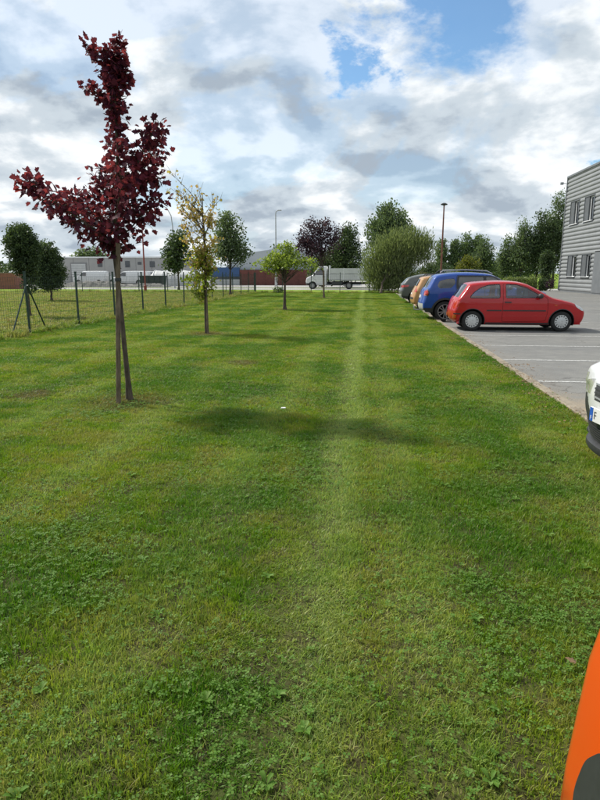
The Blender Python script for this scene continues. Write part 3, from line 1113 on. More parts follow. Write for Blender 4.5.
# --- the thin yellowing tree, second in the row
yl = empty('sweetgum_tree', (-4.18, 15.9, Z0), label='thin yellowing tree with a bare twiggy top, second in the lawn row', cat='tree', group='young trees in a row on the lawn')
tk = [(0, 0, 0), (-.01, 0, .6), (.0, .01, 1.3), (.02, .0, 2.0), (.0, .01, 2.7), (-.02, 0, 3.2), (.0, .0, 3.6)]
yt = MB().tube(tk, [.06, .045, .042, .036, .028, .018, .006], 10).build('trunk', M['bark'], yl, True, 60)
lb = MB()
LA, LB = [], []
for i in range(64):
    z = RNG.uniform(.8, 3.25)
    a = RNG.uniform(0, 6.28)
    ln = (0.20 + .26 * min(1, z / 2.2)) * RNG.uniform(.5, 1.25)
    if z < 2.2:
        tip = Vector((math.cos(a) * ln - .05, math.sin(a) * ln, z + ln * RNG.uniform(0, .7)))
    else:
        ln *= 1.35
        tip = Vector((math.cos(a) * ln - .08, math.sin(a) * ln, z + ln * RNG.uniform(.7, 1.3)))
    b0 = Vector((0, 0, z))
    md = b0.lerp(tip, .5) + Vector((0, 0, .04))
    lb.tube([b0, md, tip], [.011, .007, .003], 5)
    for q in range(5):
        s = b0.lerp(tip, RNG.uniform(.35, 1))
        e = s + Vector((RNG.normal(0, .10), RNG.normal(0, .10), abs(RNG.normal(.06, .1)) + (.14 if z > 2.3 else 0)))
        lb.tube([s, e], [.0045, .002], 4)
        k = 4 if z < 1.6 else (7 if z < 2.7 else 2)
        for _ in range(k):
            w_ = s.lerp(e, RNG.random()) + Vector(RNG.normal(0, .05, 3))
            (LA if RNG.random() < 1.9 - w_.z * .75 else LB).append(w_)
for i in range(430):                               # leaves close to the stem
    z = RNG.triangular(.85, 2.0, 3.0)
    wd = .11 + .10 * max(0, 1 - abs(z - 2.15) / .9)
    (LA if RNG.random() < 1.75 - z * .62 else LB).append(Vector((RNG.normal(-.09, wd), RNG.normal(0, wd), z)))
for i in range(70):
    LA.append(Vector((RNG.normal(-.42, .13), RNG.normal(0, .12), RNG.normal(1.42, .08))))
    if i % 3 == 0:
        LA.append(Vector((RNG.normal(-.12, .05), RNG.normal(0, .05), RNG.uniform(.75, 1.1))))
lb.build('limb', M['bark'], yt, True, 60)
V, Fc = leaf_cloud(np.array(LA), .075, 'maple', None, .3)
cloud_obj('crown', V, Fc, LV['yellow'], yl)
V, Fc = leaf_cloud(np.array(LB), .068, 'maple', None, .3)
cloud_obj('crown', V, Fc, LV['amber'], yl)
stake('short dark stake tied to the thin yellowing tree', (-4.12, 15.78, Z0), (-.03, .05, 1.3), .026)

# --- the lime green umbrella crown, third in the row
tree('lime_tree', 'small lime green tree with a flat umbrella crown, third in the lawn row', 'tree', (-3.48, 26.75, Z0),
     [(0, 0, 0), (.0, 0, .8), (-.02, 0, 1.5), (.0, .0, 2.4)],
     [(0, 0, 2.25, .85, .8, .42), (-.75, 0, 1.95, .62, .5, .24), (.82, .05, 1.95, .62, .5, .22), (.1, .1, 2.65, .45, .45, .25), (-.3, .6, 2.0, .5, .4, .25), (.2, -.6, 2.0, .5, .4, .25), (-.4, 0, 1.7, .4, .3, .15)],
     'lime', .11, 190, 15, .11, group='young trees in a row on the lawn', flat=.35, trunk_r=.075, shell=1.8)
# --- purple tree with its stake, fourth
tree('purple_plum_tree', 'loose purple-leaved tree on a thin trunk in front of the white truck', 'tree', (-2.63, 40.0, Z0),
     [(0, 0, 0), (-.03, 0, 1.2), (-.1, 0, 2.2), (-.3, 0, 3.4), (-.35, 0, 4.9)],
     [(-.6, 0, 3.3, 1.25, 1.2, .95), (-.55, 0, 4.3, .8, .8, .75), (.55, 0, 3.7, .6, .7, .9), (-1.3, 0, 3.6, .6, .7, .7), (.1, 0, 4.7, .35, .4, .45), (-1.0, 0, 4.7, .3, .4, .4)],
     'purple', .125, 300, 15, .17, group='young trees in a row on the lawn', trunk_r=.06, shell=1.9, flat=.2)
stake('dark stake standing at the foot of the loose purple tree', (-2.63, 39.8, Z0), (-.03, .1, 1.75), .06)
# --- willow at the end of the lawn
tree('willow_tree', 'big pale grey-green willow with feathery upright shoots at the end of the lawn', 'tree', (1.28, 49.2, Z0),
     [(0, 0, 0), (.1, .6, .8), (.7, 1.6, 1.8), (1.4, 2.2, 3.2), (1.7, 2.4, 4.6)],
     [(0.3, 2.4, 2.6, 1.8, 1.7, 1.7), (1.6, 2.6, 3.5, 1.8, 1.7, 1.7), (2.9, 2.8, 3.2, 1.5, 1.5, 1.5), (-.25, 2.0, 1.5, 1.3, 1.3, 1.2), (1.0, 2.2, 1.4, 1.9, 1.6, 1.3), (.1, 1.8, .8, 1.2, 1.0, .7), (3.5, 2.9, 3.8, .6, .8, .9)],
     'willow', .27, 1050, 26, .24, shape='blade', upright=.72, trunk_r=.10, shell=2.2, squash=1.1, branches=.07)
tree('scrub_bush', 'dusty olive bush growing below the willow behind the railing', 'bush', (4.6, 54.2, 0),
     [(0, 0, 0), (.1, 0, .6), (.0, 0, 1.1)], [(-1.2, 0, .9, 1.3, 1, .75), (.6, .2, 1.0, 1.5, 1, .8), (2.0, .3, .8, 1.0, .9, .65)], 'bushy', .15, 150, 14, .16, trunk_r=.05)
# tall dense trees behind
tree('poplar_tree', 'tall dense green tree rising behind the willow', 'tree', (2.6, 72, 0), [(0, 0, 0), (0, 0, 3), (0, 0, 6), (0, 0, 9)],
     [(0, 0, 5.4, 2.5, 2.3, 3.0), (.2, 0, 7.6, 1.7, 1.6, 1.7), (-1.2, 0, 6.3, 1.3, 1.3, 1.5), (1.3, 0, 6.4, 1.2, 1.2, 1.4), (-.2, 0, 8.6, .8, .8, .9)], 'mid', .24, 620, 18, .32, trunk_r=.2, upright=.5, branches=.08)
tree('evergreen_tree', 'dark broad evergreen behind the white truck', 'tree', (-2.0, 72, 0), [(0, 0, 0), (0, 0, 3), (0, 0, 6.3)],
     [(0, 0, 3.0, 2.1, 2.0, 2.6), (0, 0, 5.1, 1.4, 1.4, 1.8), (.1, 0, 6.4, .7, .7, .9), (-1.2, 0, 3.6, 1.2, 1.2, 1.4)], 'dark', .22, 520, 18, .28, trunk_r=.16, branches=.08)
tree('evergreen_tree', 'dark hedge-like evergreen half hidden by the purple tree', 'tree', (-5.0, 73.5, 0), [(0, 0, 0), (0, 0, 2), (0, 0, 4)],
     [(0, 0, 2.2, 2.0, 1.6, 2.0), (1.2, 0, 2.6, 1.4, 1.4, 1.9)], 'dark', .26, 260, 16, .28, trunk_r=.14, branches=.08)
tree('ash_tree', 'dark green tree on a bare trunk at the fence, right of the thin yellow tree', 'tree', (-9.5, 43.0, Z0), [(0, 0, 0), (.02, 0, 1.4), (0, 0, 3), (.1, 0, 5.4)],
     [(0, 0, 3.4, 1.25, 1.2, 1.1), (.0, 0, 4.5, 1.05, 1.0, 1.0), (.7, 0, 2.9, .8, .8, .75), (-.6, 0, 3.0, .7, .8, .7), (-.1, 0, 5.3, .6, .6, .6)], 'mid', .16, 330, 17, .2, trunk_r=.09, branches=.15)
tree('ash_tree', 'dark green tree beyond the meadow, left of the thin yellow tree', 'tree', (-17.9, 58, Z0), [(0, 0, 0), (.02, 0, 1.4), (0, 0, 3), (.1, 0, 5.2)],
     [(0, 0, 3.3, 1.35, 1.3, 1.3), (.1, 0, 4.6, .95, .95, 1.0), (-.4, 0, 2.3, .9, .9, .7)], 'dark', .24, 240, 15, .23, trunk_r=.1, branches=.15)
# clipped hornbeams on the meadow
tree('hornbeam_tree', 'dark clipped egg-shaped tree just behind the braced fence post', 'tree', (-12.3, 21.4, Z0), [(0, 0, 0), (0, 0, .9), (0, 0, 1.6), (.0, 0, 2.8)],
     [(-.05, 0, 2.45, .60, .60, .80), (-.08, 0, 2.75, .50, .5, .56), (-.0, 0, 1.9, .46, .46, .46), (.12, 0, 1.2, .26, .26, .36)], 'dark', .075, 900, 17, .065, trunk_r=.05, shell=2.6, upright=.35, branches=.04)
tree('hornbeam_tree', 'dark clipped round tree on the meadow, the farther of the two', 'tree', (-17.9, 33.6, Z0), [(0, 0, 0), (0, 0, .9), (0, 0, 2.0), (.0, 0, 2.9)],
     [(-.1, 0, 1.85, .98, .95, 1.1), (-.16, 0, 2.5, .74, .7, .9), (-.05, 0, 1.35, .92, .9, .80)], 'dark', .10, 900, 18, .09, trunk_r=.07, shell=2.6, upright=.35, branches=.04)
tree('shade_tree', 'rounded grey-green tree rising behind the grey warehouse', 'tree', (-49.5, 108, 0), [(0, 0, 0), (0, 0, 3), (0, 0, 5)],
     [(0, 0, 4.5, 2.4, 2.2, 1.6), (1.8, 0, 4.2, 1.6, 1.6, 1.3), (-1.6, 0, 4.4, 1.4, 1.4, 1.2)], 'mid', .4, 200, 14, .4, trunk_r=.2, branches=.08)
for i, (x, y, h, w, lab) in enumerate([(-54.5, 92, 3.0, 2.6, 'low dark tree at the left edge beyond the clipped trees'), (-60, 95, 3.4, 3.0, 'dark tree far left behind the brick wall'),
                                       (-15.0, 107, 6.6, .7, 'thin dark conifer tip above the pale hall roof')]):
    tree('distant_tree', lab, 'tree', (x, y, 0), [(0, 0, 0), (0, 0, h * .5), (0, 0, h * .9)], [(0, 0, h * .55, w, w, h * .42), (0, 0, h * .8, w * .5, w * .5, h * .2)], 'dark', .4, 150, 13, .36, trunk_r=.15, branches=.08)
# poplars far beyond the car park
for i, (x, h, w, lab) in enumerate([(13.2, 8.0, 1.0, 'slim far poplar just right of the red-brown lamp post'), (15.25, 7.5, 1.1, 'second slim far poplar right of the lamp post'), (17.3, 8.6, 1.35, 'third and tallest slim far poplar over the blue car'), (19.3, 8.4, 1.2, 'fourth slim far poplar over the blue car')]):
    tree('far_poplar', lab, 'tree', (x, 110, 0), [(0, 0, 0), (0, 0, h * .5), (0, 0, h * .95)],
         [(0, 0, h * .42, w, w, h * .36), (0, 0, h * .66, w * .8, w * .8, h * .26), (0.1, 0, h * .84, w * .42, w * .42, h * .15)], 'mid', .30, 230, 15, .26, group='far poplars in a line', trunk_r=.16, upright=.5, branches=.06)
for (x, y, h, w, lf, lab) in [(12.2, 76, 3.7, 1.4, 'golden', 'golden green bush above the blue car'), (14.6, 80, 6.0, 1.5, 'mid', 'leafy tree over the red car roof, left of the taller ones'),
                              (16.3, 74, 5.9, .85, 'mid', 'narrow green tree over the red car, behind the pale hedge'), (17.7, 73, 7.8, 1.25, 'mid', 'tall leafy tree left of the ribbed building'),
                              (19.5, 73, 8.4, 1.35, 'dark', 'tall dark tree second from the ribbed building'), (21.6, 74, 11.0, 1.9, 'mid', 'tallest leafy tree touching the ribbed building'),
                              (8.3, 82, 2.8, 2.0, 'dark', 'low dark tree behind the lamp post beyond the parked cars'), (10.6, 92, 3.2, 2.0, 'dark', 'dark bushy tree far behind the golden bush'), (20.2, 84, 5.2, 2.6, 'mid', 'dense tree low behind the tall trees by the building'), (17.0, 88, 3.6, 3.0, 'dark', 'broad dark tree far behind the row')]:
    tree('broadleaf_tree', lab, 'tree', (x, y, 0), [(0, 0, 0), (0, 0, h * .45), (.1, 0, h * .9)],
         [(0, 0, h * .42, w, w, h * .32), (.25 * w, 0, h * .62, w * .75, w * .75, h * .26), (-.3 * w, 0, h * .55, w * .7, w * .7, h * .25), (.05 * w, 0, h * .84, w * .42, w * .42, h * .16)], lf, .20, int(150 + h * w * 26), 16, .27, group='trees beyond the car park', trunk_r=.14, upright=.25, branches=.12)

# ------------------------------------------------------------------ hedges by the building
for (x0, x1, y0, h, lf, lab) in [(13.3, 16.3, 60.8, 1.25, 'pale_hedge', 'pale green leafy hedge at the end of the car park'), (16.45, 17.2, 60.5, 1.1, 'dark', 'small dark box-shaped hedge at the building corner')]:
    root = empty('hedge', ((x0 + x1) / 2, y0, 0), label=lab, cat='hedge')
    w = (x1 - x0) / 2
    n = int(2600 * w)
    P = np.column_stack([RNG.uniform(-w, w, n), RNG.uniform(-.45, .45, n), RNG.uniform(.03, h, n)])
    V, Fc = leaf_cloud(P, .13)
    cloud_obj('foliage', V, Fc, LV[lf], root)
    for q in (-.8, 0, .8):
        MB().tube([(w * q, 0, 0), (w * q, 0, h * .8)], [.04, .02], 6).build('stem', M['bark'], root)
tree('clipped_shrub', 'tall dark column of clipped evergreen beside the building corner', 'shrub', (17.5, 62.2, 0), [(0, 0, 0), (0, 0, 2), (0, 0, 3.2)], [(0, 0, 1.9, .62, .6, 1.9), (0, 0, 3.0, .55, .5, .85)], 'dark', .16, 260, 14, .13, trunk_r=.08, shell=2.8, branches=.06)
tree('red_bush', 'low reddish bush against the foot of the ribbed building', 'bush', (17.3, 59.8, 0), [(0, 0, 0), (0, 0, .4), (0, 0, .7)], [(0, 0, .55, .45, .4, .45)], 'purple', .13, 40, 10, .11, trunk_r=.03)
tree('scrub_bush', 'small dark shrub at the foot of the back fence near its corner', 'bush', (-7.0, 49.6, Z0), [(0, 0, 0), (0, 0, .3), (0, 0, .5)], [(0, 0, .25, .42, .35, .25)], 'dark', .1, 36, 10, .09, trunk_r=.02)
tree('twiggy_sapling', 'sparse reddish sapling by the corner of the back fence', 'sapling', (-7.05, 49.8, Z0), [(0, 0, 0), (-.05, 0, .8), (-.12, 0, 1.5), (-.1, 0, 2.1)], [(0, 0, 1.3, .55, .5, .6), (-.3, 0, 1.5, .4, .4, .4)], 'bushy', .07, 30, 4, .12, trunk_r=.018, branches=.9)

# ------------------------------------------------------------------ fences
FH = 1.62
post_me = MB().box(-.025, .025, -.025, .025, -.2, FH, .004).box(-.03, .03, -.03, .03, FH, FH + .025).mesh('post', M['green_metal'])


def wire_panel(length, h=1.45):
    b = MB()
    r = .0024
    k = int(h / .2)
    for i in range(k + 1):
        z = .08 + i * .2
        b.box(-r * 1.4, r * 1.4, .03, length - .03, z - r, z + r)
    m = int(length / .1)
    for j in range(1, m):
        y = j * length / m
        b.box(-r * .8, r * .8, y - r * .8, y + r * .8, .05, h + .04)
    return b.mesh('mesh_panel', M['green_metal'])


def fence(label, x0, y0, ang, n, step):
    root = empty('mesh_fence', (x0, y0, Z0), ang, label=label, cat='fence')
    pme = wire_panel(step)
    for i in range(n + 1):
        o = bpy.data.objects.new('post', post_me)
        o.location = (0, i * step, 0)
        o.rotation_euler = (random.uniform(-.012, .012), random.uniform(-.012, .012), 0)
        link(o, root)
        if i < n:
            o = bpy.data.objects.new('mesh_panel', pme)
            o.location = (0, i * step, 0)
            link(o, root)
    return root


fl = fence('green wire mesh fence along the left edge of the lawn', FX, 15.55 - 3 * 2.87, 0, 15, 2.87)
for s in (-1, 1):                                  # the two struts of the braced post
    MB().tube([(0, 3 * 2.87 + s * .95, -.1), (0.02, 3 * 2.87 + s * .03, 1.28)], .02, 8).build('brace', M['green_metal'], fl, True, 40)
fence('green wire mesh fence closing the far end of the lawn', 0.35, BY, R(90), 4, 2.36)
fence('green wire mesh fence across the back of the meadow', FX, BY, R(90), 13, 2.5)

rl = empty('metal_railing', (0.35, BY + .6, 0), label='dark metal picket railing at the foot of the willow', cat='railing')
pk = MB().box(-.014, .014, -.014, .014, .1, 1.42).add([(-.014, -.014, 1.42), (.014, -.014, 1.42), (.014, .014, 1.42), (-.014, .014, 1.42), (0, 0, 1.5)], [(0, 1, 4), (1, 2, 4), (2, 3, 4), (3, 0, 4)]).mesh('picket', M['dark_metal'])
for i in range(50):
    o = bpy.data.objects.new('picket', pk)
    o.location = (.12 + i * .14, 0, 0)
    link(o, rl)
for z in (.22, 1.25):
    MB().box(0, 7.1, -.02, .02, z, z + .045).build('rail', M['dark_metal'], rl)
for i in range(4):
    MB().box(-.04, .04, -.04, .04, -.2, 1.5, .006).build('post', M['dark_metal'], rl, loc=(i * 2.36 + .01, 0.045, 0))

# ------------------------------------------------------------------ lamp posts and poles
ro = empty('flag_pole', (-20.4, 55.7, 0), label='tall dull red pole standing beyond the meadow', cat='pole')
MB().lathe([(.075, 0), (.07, 3), (.05, 6.3), (.0, 6.33)], 10, 'z').build('shaft', M['red_metal'], ro, True)
MB().lathe([(.14, 0), (.14, .5), (.08, .55)], 10, 'z').build('base', M['red_metal'], ro, True)

ro = empty('street_lamp', (-20.8, 66.0, 0), label='grey street lamp with a long curved arm behind the maple', cat='street lamp')
MB().tube([(0, 0, 0), (0, 0, 3.5), (.03, 0, 6.6), (-.1, 0, 7.7), (-.55, 0, 8.5), (-1.15, 0, 8.78)], [.09, .075, .055, .05, .045, .04], 8).build('pole', M['grey_metal'], ro, True)
MB().box(-1.75, -1.1, -.12, .12, 8.70, 8.84, .03).build('lamp_head', M['grey_metal'], ro)
ro = empty('street_lamp', (-11.4, 79.0, 0), label='grey street lamp with a short bent head over the brick wall', cat='street lamp')
MB().tube([(0, 0, 0), (0, 0, 5), (0, 0, 9.0), (.05, 0, 9.25), (.3, 0, 9.38)], [.1, .08, .06, .055, .05], 8).build('pole', M['grey_metal'], ro, True)
MB().box(.25, .75, -.1, .1, 9.33, 9.45, .02).build('lamp_head', M['grey_metal'], ro)
MB().box(-.16, .16, -.14, .14, 0, 1.1, .02).build('base_box', M['white_sheet'], ro)
ro = empty('street_lamp', (7.2, 60.0, 0), label='red-brown lamp post with a flat lantern above the parked cars', cat='street lamp')
MB().lathe([(.10, 0), (.085, 3), (.06, 7.75), (.07, 7.8)], 10, 'z').build('pole', M['rust_metal'], ro, True)
MB().lathe([(.08, 7.8), (.30, 7.86), (.32, 7.93), (.12, 8.03)], 14, 'z').build('lamp_head', M['dark_metal'], ro, True)

# ------------------------------------------------------------------ ribbed office building on the right
bd = empty('office_building', (18.0, 59.4, 0), label='two-storey office building clad in grey ribbed sheeting', cat='building')
LEN, BH = 26.0, 10.05
PITCH = 0.335
wins = [(1.5, 3.75, 5.75, 7.7), (5.0, 7.25, 5.75, 7.7), (1.95, 4.2, 1.3, 3.12), (5.5, 7.6, 1.3, 3.12), (11.8, 14, 5.75, 7.7), (15.3, 17.5, 5.75, 7.7)]
door_ = (8.35, 11.2, 0.0, 3.25)
# horizontal corrugation profile (offset outwards, height)
prof = []
z = 0.12
while z < BH - .12:
    for fz, fo in ((0, 0.0), (.12, .05), (.22, .068), (.58, .068), (.70, .05), (.82, 0.0)):
        prof.append((min(z + fz * PITCH, BH - .1), fo))
    z += PITCH
cuts = sorted({0, LEN} | {w[0] for w in wins} | {w[1] for w in wins} | {door_[0], door_[1]})
b = MB()
for a, c in zip(cuts[:-1], cuts[1:]):
    ym = (a + c) / 2
    holes = [(w[2], w[3]) for w in wins + [door_] if w[0] < ym < w[1]]
    run = []
    runs = []
    for (zz, oo) in prof:
        if any(h0 - .01 < zz < h1 + .01 for h0, h1 in holes):
            if len(run) > 1:
                runs.append(run)
            run = []
        else:
            run.append((zz, oo))
    if len(run) > 1:
        runs.append(run)
    for rn in runs:
        vs = [(-oo, -a, zz) for zz, oo in rn] + [(-oo, -c, zz) for zz, oo in rn]
        k = len(rn)
        b.add(vs, [(i, i + 1, i + 1 + k, i + k) for i in range(k - 1)])
b.build('cladding', M['clad'], bd, True, 35)
MB().box(.12, .3, -LEN, -.02, 0, BH - .05).build('wall', M['clad_dark'], bd)
MB().box(-.13, .4, -LEN, .06, BH - .11, BH + .06, .01).build('coping', M['clad_dark'], bd)
MB().box(-.05, .12, -LEN, 0, 0, .115).build('plinth', M['clad_dark'], bd)
MB().box(-.12, .0, -.01, .06, .1, BH - .12).build('corner_trim', M['clad'], bd)
# the end wall facing away and roof so that the block is solid
MB().box(.31, 13, -LEN, -.03, 0, BH - .3).build('rear_block', M['clad'], bd)
for (y0, y1, z0, z1) in wins:
    f = MB().box(-.10, .118, -y0 - .06, -y0 + .0, z0 - .06, z1 + .06).box(-.10, .118, -y1, -y1 + .06, z0 - .06, z1 + .06).box(-.10, .118, -y1 + .061, -y0 - .061, z1, z1 + .06).box(-.10, .118, -y1 + .061, -y0 - .061, z0 - .06, z0)
    w = f.build('window', M['reveal'], bd)
    fr = MB()
    ya, yb = -y1 + .065, -y0 - .065
    for (p, q) in ((ya, ya + .09), (yb - .09, yb), ((ya + yb) / 2 - .05, (ya + yb) / 2 + .05)):
        fr.box(.05, .115, p, q, z0 + .005, z1 - .005)
    fr.box(.053, .112, ya + .09, yb - .09, z0 + .005, z0 + .09).box(.053, .112, ya + .09, yb - .09, z1 - .09, z1 - .005)
    fr.build('frame', M['white_frame'], w)
    MB().box(.09, .1, ya + .08, yb - .08, z0 + .08, z1 - .08).build('pane', M['dark_glass'], w)
    MB().box(-.16, .05, -y1 + .062, -y0 - .062, z0 + .002, z0 + .05).build('sill', M['white_frame'], w)
    # half-closed outer shutter on the far side of each opening
    MB().box(-.06, .045, yb - .95, yb - .002, z0 + .06, z1 - .01).build('shutter', M['reveal'], w)
dr = MB().box(-.09, .1, -door_[1], -door_[0], 0.12, door_[3]).build('door', M['clad_dark'], bd)
MB().box(-.115, -.092, -door_[1] + .3, -door_[1] + .42, 1.0, 1.12).build('handle', M['grey_metal'], dr)
MB().tube([(-.1, .0, BH - .55), (-.45, .1, BH - .5)], .03, 6).box(-.65, -.4, .0, .2, BH - .62, BH - .42).build('floodlight', M['grey_metal'], bd)

# ------------------------------------------------------------------ far buildings on the left
wh = empty('warehouse', (-40, 92, 0), label='long low grey warehouse with a roller door beyond the meadow', cat='warehouse')
MB().box(-7.5, 10, 0, 16, 0, 3.92).build('wall', M['wall_grey'], wh)
MB().box(-7.6, 10.1, -.12, 16.1, 3.92, 4.1).build('roof_edge', M['white_frame'], wh)
for i in range(7):
    MB().box(-7.5 + i * 2.5 - .02, -7.5 + i * 2.5 + .02, -.03, .0, 0, 3.91).build('panel_joint', M['wall_grey2'], wh)
dd = MB().box(-5.5, -2.9, -.08, 0.0, 0, 3.2).build('roller_door', M['wall_grey2'], wh)
for i in range(9):
    MB().box(-5.35, -3.05, -.10, -.082, .1 + i * .33, .1 + i * .33 + .28).build('slat', M['white_sheet'], dd)
for (x0, x1, z0, z1) in ((-1.1, -.35, 2.55, 3.5), (3.3, 4.05, 2.5, 3.45), (5.3, 5.9, 2.9, 3.3), (7.2, 8, 2.5, 3.4)):
    w = MB().box(x0, x1, -.05, 0, z0, z1).build('window', M['reveal'], wh)
    MB().box(x0 + .08, x1 - .08, -.065, -.052, z0 + .08, z1 - .08).build('pane', M['dark_glass'], w)

hl = empty('factory_hall', (-17.2, 84, 0), label='pale roofed hall over a dark red brick wall, behind the lime tree', cat='building')
MB().box(0, 11.5, 0, .4, 0, 2.06).build('brick_wall', M['brick_far'], hl)
MB().box(0, 11.6, -.06, .46, 2.06, 2.14).build('wall_coping', M['clad_dark'], hl)
MB().prism([(-3.0, 1.3), (-.3, 4.2), (6.0, 5.0), (13, 4.4), (13, 1.3)], .5, 22).build('roof', M['roof_pale'], hl)
MB().box(-4.2, -.05, .05, .45, 1.15, 2.4).build('blue_band', M['blue_panel'], hl)
MB().box(-4.2, -.05, .0, .4, .0, .78).build('white_band', M['white_sheet'], hl)
MB().box(-4.2, -.05, .6, .9, .7, 1.2).build('shadow_gap_wall', M['clad_dark'], hl)
for i in range(5):
    MB().box(1.2 + i * 2.3 - .06, 1.2 + i * 2.3 + .06, -.05, .0, 0, 2.05).build('wall_pier', M['brick_far'], hl)

bw = empty('brick_wall', (-37, 60.0, 0), label='orange-red brick wall block at the left edge beyond the meadow', cat='wall')
MB().box(-3, 1.2, 0, 2, 0, 1.62).build('block', M['brick_pale'], bw)
MB().box(-3.05, 1.25, -.04, 2.04, 1.62, 1.69).build('coping', M['kerb'], bw)

tp = empty('storage_tunnel', (-25, 79, 0), label='low white plastic tunnel in the far yard', cat='tunnel')
rg = []
for x in np.linspace(-2.9, 2.9, 13):
    h = 1.95 + .08 * math.sin(x * 5)
    if abs(x) > 2.6:
        h *= .8
    rg.append([(x, 1.6 * math.cos(a), max(0, h * math.sin(a))) for a in np.linspace(0, math.pi, 12)])
MB().loft(rg).build('cover', M['white_sheet'], tp, True, 50)
for x in np.linspace(-2.4, 2.4, 5):
    MB().tube([(x, 1.63 * math.cos(a), 2.03 * math.sin(a)) for a in np.linspace(0.05, math.pi - .05, 12)], .03, 5).build('hoop', M['white_frame'], tp)
sk = empty('skip_container', (-26.2, 74.5, 0), label='dark green open skip in front of the white tunnel', cat='skip')
MB().prism([(-1.3, .12), (-1.5, 1.25), (1.5, 1.25), (1.3, .12)], -.8, .8).build('body', M['dark_green_sheet'], sk)
MB().box(-1.55, 1.55, -.85, .85, 1.25, 1.33).build('rim', M['dark_green_sheet'], sk)
for i in range(4):
    MB().box(-1.1 + i * .7, -1.0 + i * .7, -.86, -.8, .15, 1.24).build('stiffener', M['dark_green_sheet'], sk)

for i, (x, y, h, w, lab) in enumerate([(-33.0, 72.5, .75, 4.5, 'long low heap of grey rubble before the white vans'), (-39.5, 73.5, .8, 2.6, 'heap of grey rubble near the clipped round tree'), (-26, 72.2, .5, 2.6, 'small rubble heap by the skip')]):
    n = 26
    vs, fs = [], []
    for a in range(n):
        for k in range(9):
            u, v = (a / (n - 1) * 2 - 1), (k / 8 * 2 - 1)
            d = max(0, 1 - u * u) * max(0, 1 - v * v)
            vs.append((u * w, v * 1.2, -.02 + h * d ** .5 * random.uniform(.62, 1.1)))
    for a in range(n - 1):
        for k in range(8):
            q = a * 9 + k
            fs.append((q, q + 9, q + 10, q + 1))
    MB().add(vs, fs).build('rubble_heap', M['rubble'], None, False, loc=(x, y, 0), label=lab, cat='rubble heap', group='rubble heaps in the yard')

wb = empty('kiosk', (11.3, 84, 0), label='small white flat-roofed hut far behind the blue car', cat='hut')
MB().box(-1.0, 1.0, 0, 2.5, 0, 2.0).build('wall', M['white_sheet'], wb)
MB().box(-1.1, 1.1, -.1, 2.6, 2.0, 2.12).build('roof', M['white_frame'], wb)
w = MB().box(-.4, .4, -.04, 0, .9, 1.6).build('window', M['reveal'], wb)
gf = empty('mesh_fence', (8.0, 70, 0), label='low dark mesh fence far beyond the parked cars', cat='fence')
for i in range(8):
    MB().box(-.03, .03, -.03, .03, 0, 1.5).build('post', M['green_metal'], gf, loc=(i * 1.5, 0, 0))
for z in (.1, .5, .9, 1.3):
    MB().box(.03, 10.5, -.012, .012, z, z + .025).build('rail', M['green_metal'], gf)

# ------------------------------------------------------------------ vehicles


def catmull(pts, ds):
    P = [np.array(p, float) for p in pts]
    out = []
    for i in range(len(P) - 1):
        p0, p1, p2, p3 = P[max(i - 1, 0)], P[i], P[i + 1], P[min(i + 2, len(P) - 1)]
        L_ = np.linalg.norm(p2 - p1)
        k = max(1, int(round(L_ / ds)))
        # tangents limited so that tight corners stay tight
        t1 = (p2 - p0) * .5
        t2 = (p3 - p1) * .5
        for t in (t1, t2):
            q = np.linalg.norm(t)
            if q > L_:
                t *= L_ / q
        for j in range(k):
            u = j / k
            h1, h2, h3, h4 = 2 * u**3 - 3 * u**2 + 1, -2 * u**3 + 3 * u**2, u**3 - 2 * u**2 + u, u**3 - u**2
            out.append(h1 * p1 + h2 * p2 + h3 * t1 + h4 * t2)
    out.append(P[-1])
    return np.array(out)


def inside(P, poly):
    P = np.asarray(P)
    c = np.zeros(len(P), bool)
    n = len(poly)
    for i in range(n):
        x0, y0 = poly[i]
        x1, y1 = poly[(i + 1) % n]
        if y0 == y1:
            continue
        k = ((y0 > P[:, 1]) != (y1 > P[:, 1])) & (P[:, 0] < (x1 - x0) * (P[:, 1] - y0) / (y1 - y0) + x0)
        c ^= k
    return c


def seg_dist(P, path):
    d = np.full(len(P), 1e9)
    for a, b in zip(path[:-1], path[1:]):
        ab = b - a
        t = np.clip(((P - a) @ ab) / (ab @ ab + 1e-12), 0, 1)
        d = np.minimum(d, np.linalg.norm(P - a - t[:, None] * ab, axis=1))
    return d


def offset_poly(poly, d):
    """shrink a closed polygon by d"""
    P = np.array(poly)
    A = 0.5 * np.sum(P[:, 0] * np.roll(P[:, 1], -1) - np.roll(P[:, 0], -1) * P[:, 1])
    s = 1 if A > 0 else -1
    e = np.roll(P, -1, 0) - P
    e /= np.linalg.norm(e, axis=1)[:, None] + 1e-9
    nrm = np.column_stack([-e[:, 1], e[:, 0]]) * s
    nv = nrm + np.roll(nrm, 1, 0)
    nv /= np.maximum(np.sum(nv * nv, 1)[:, None] / 2, .4)
    return [tuple(p) for p in P + nv * d]


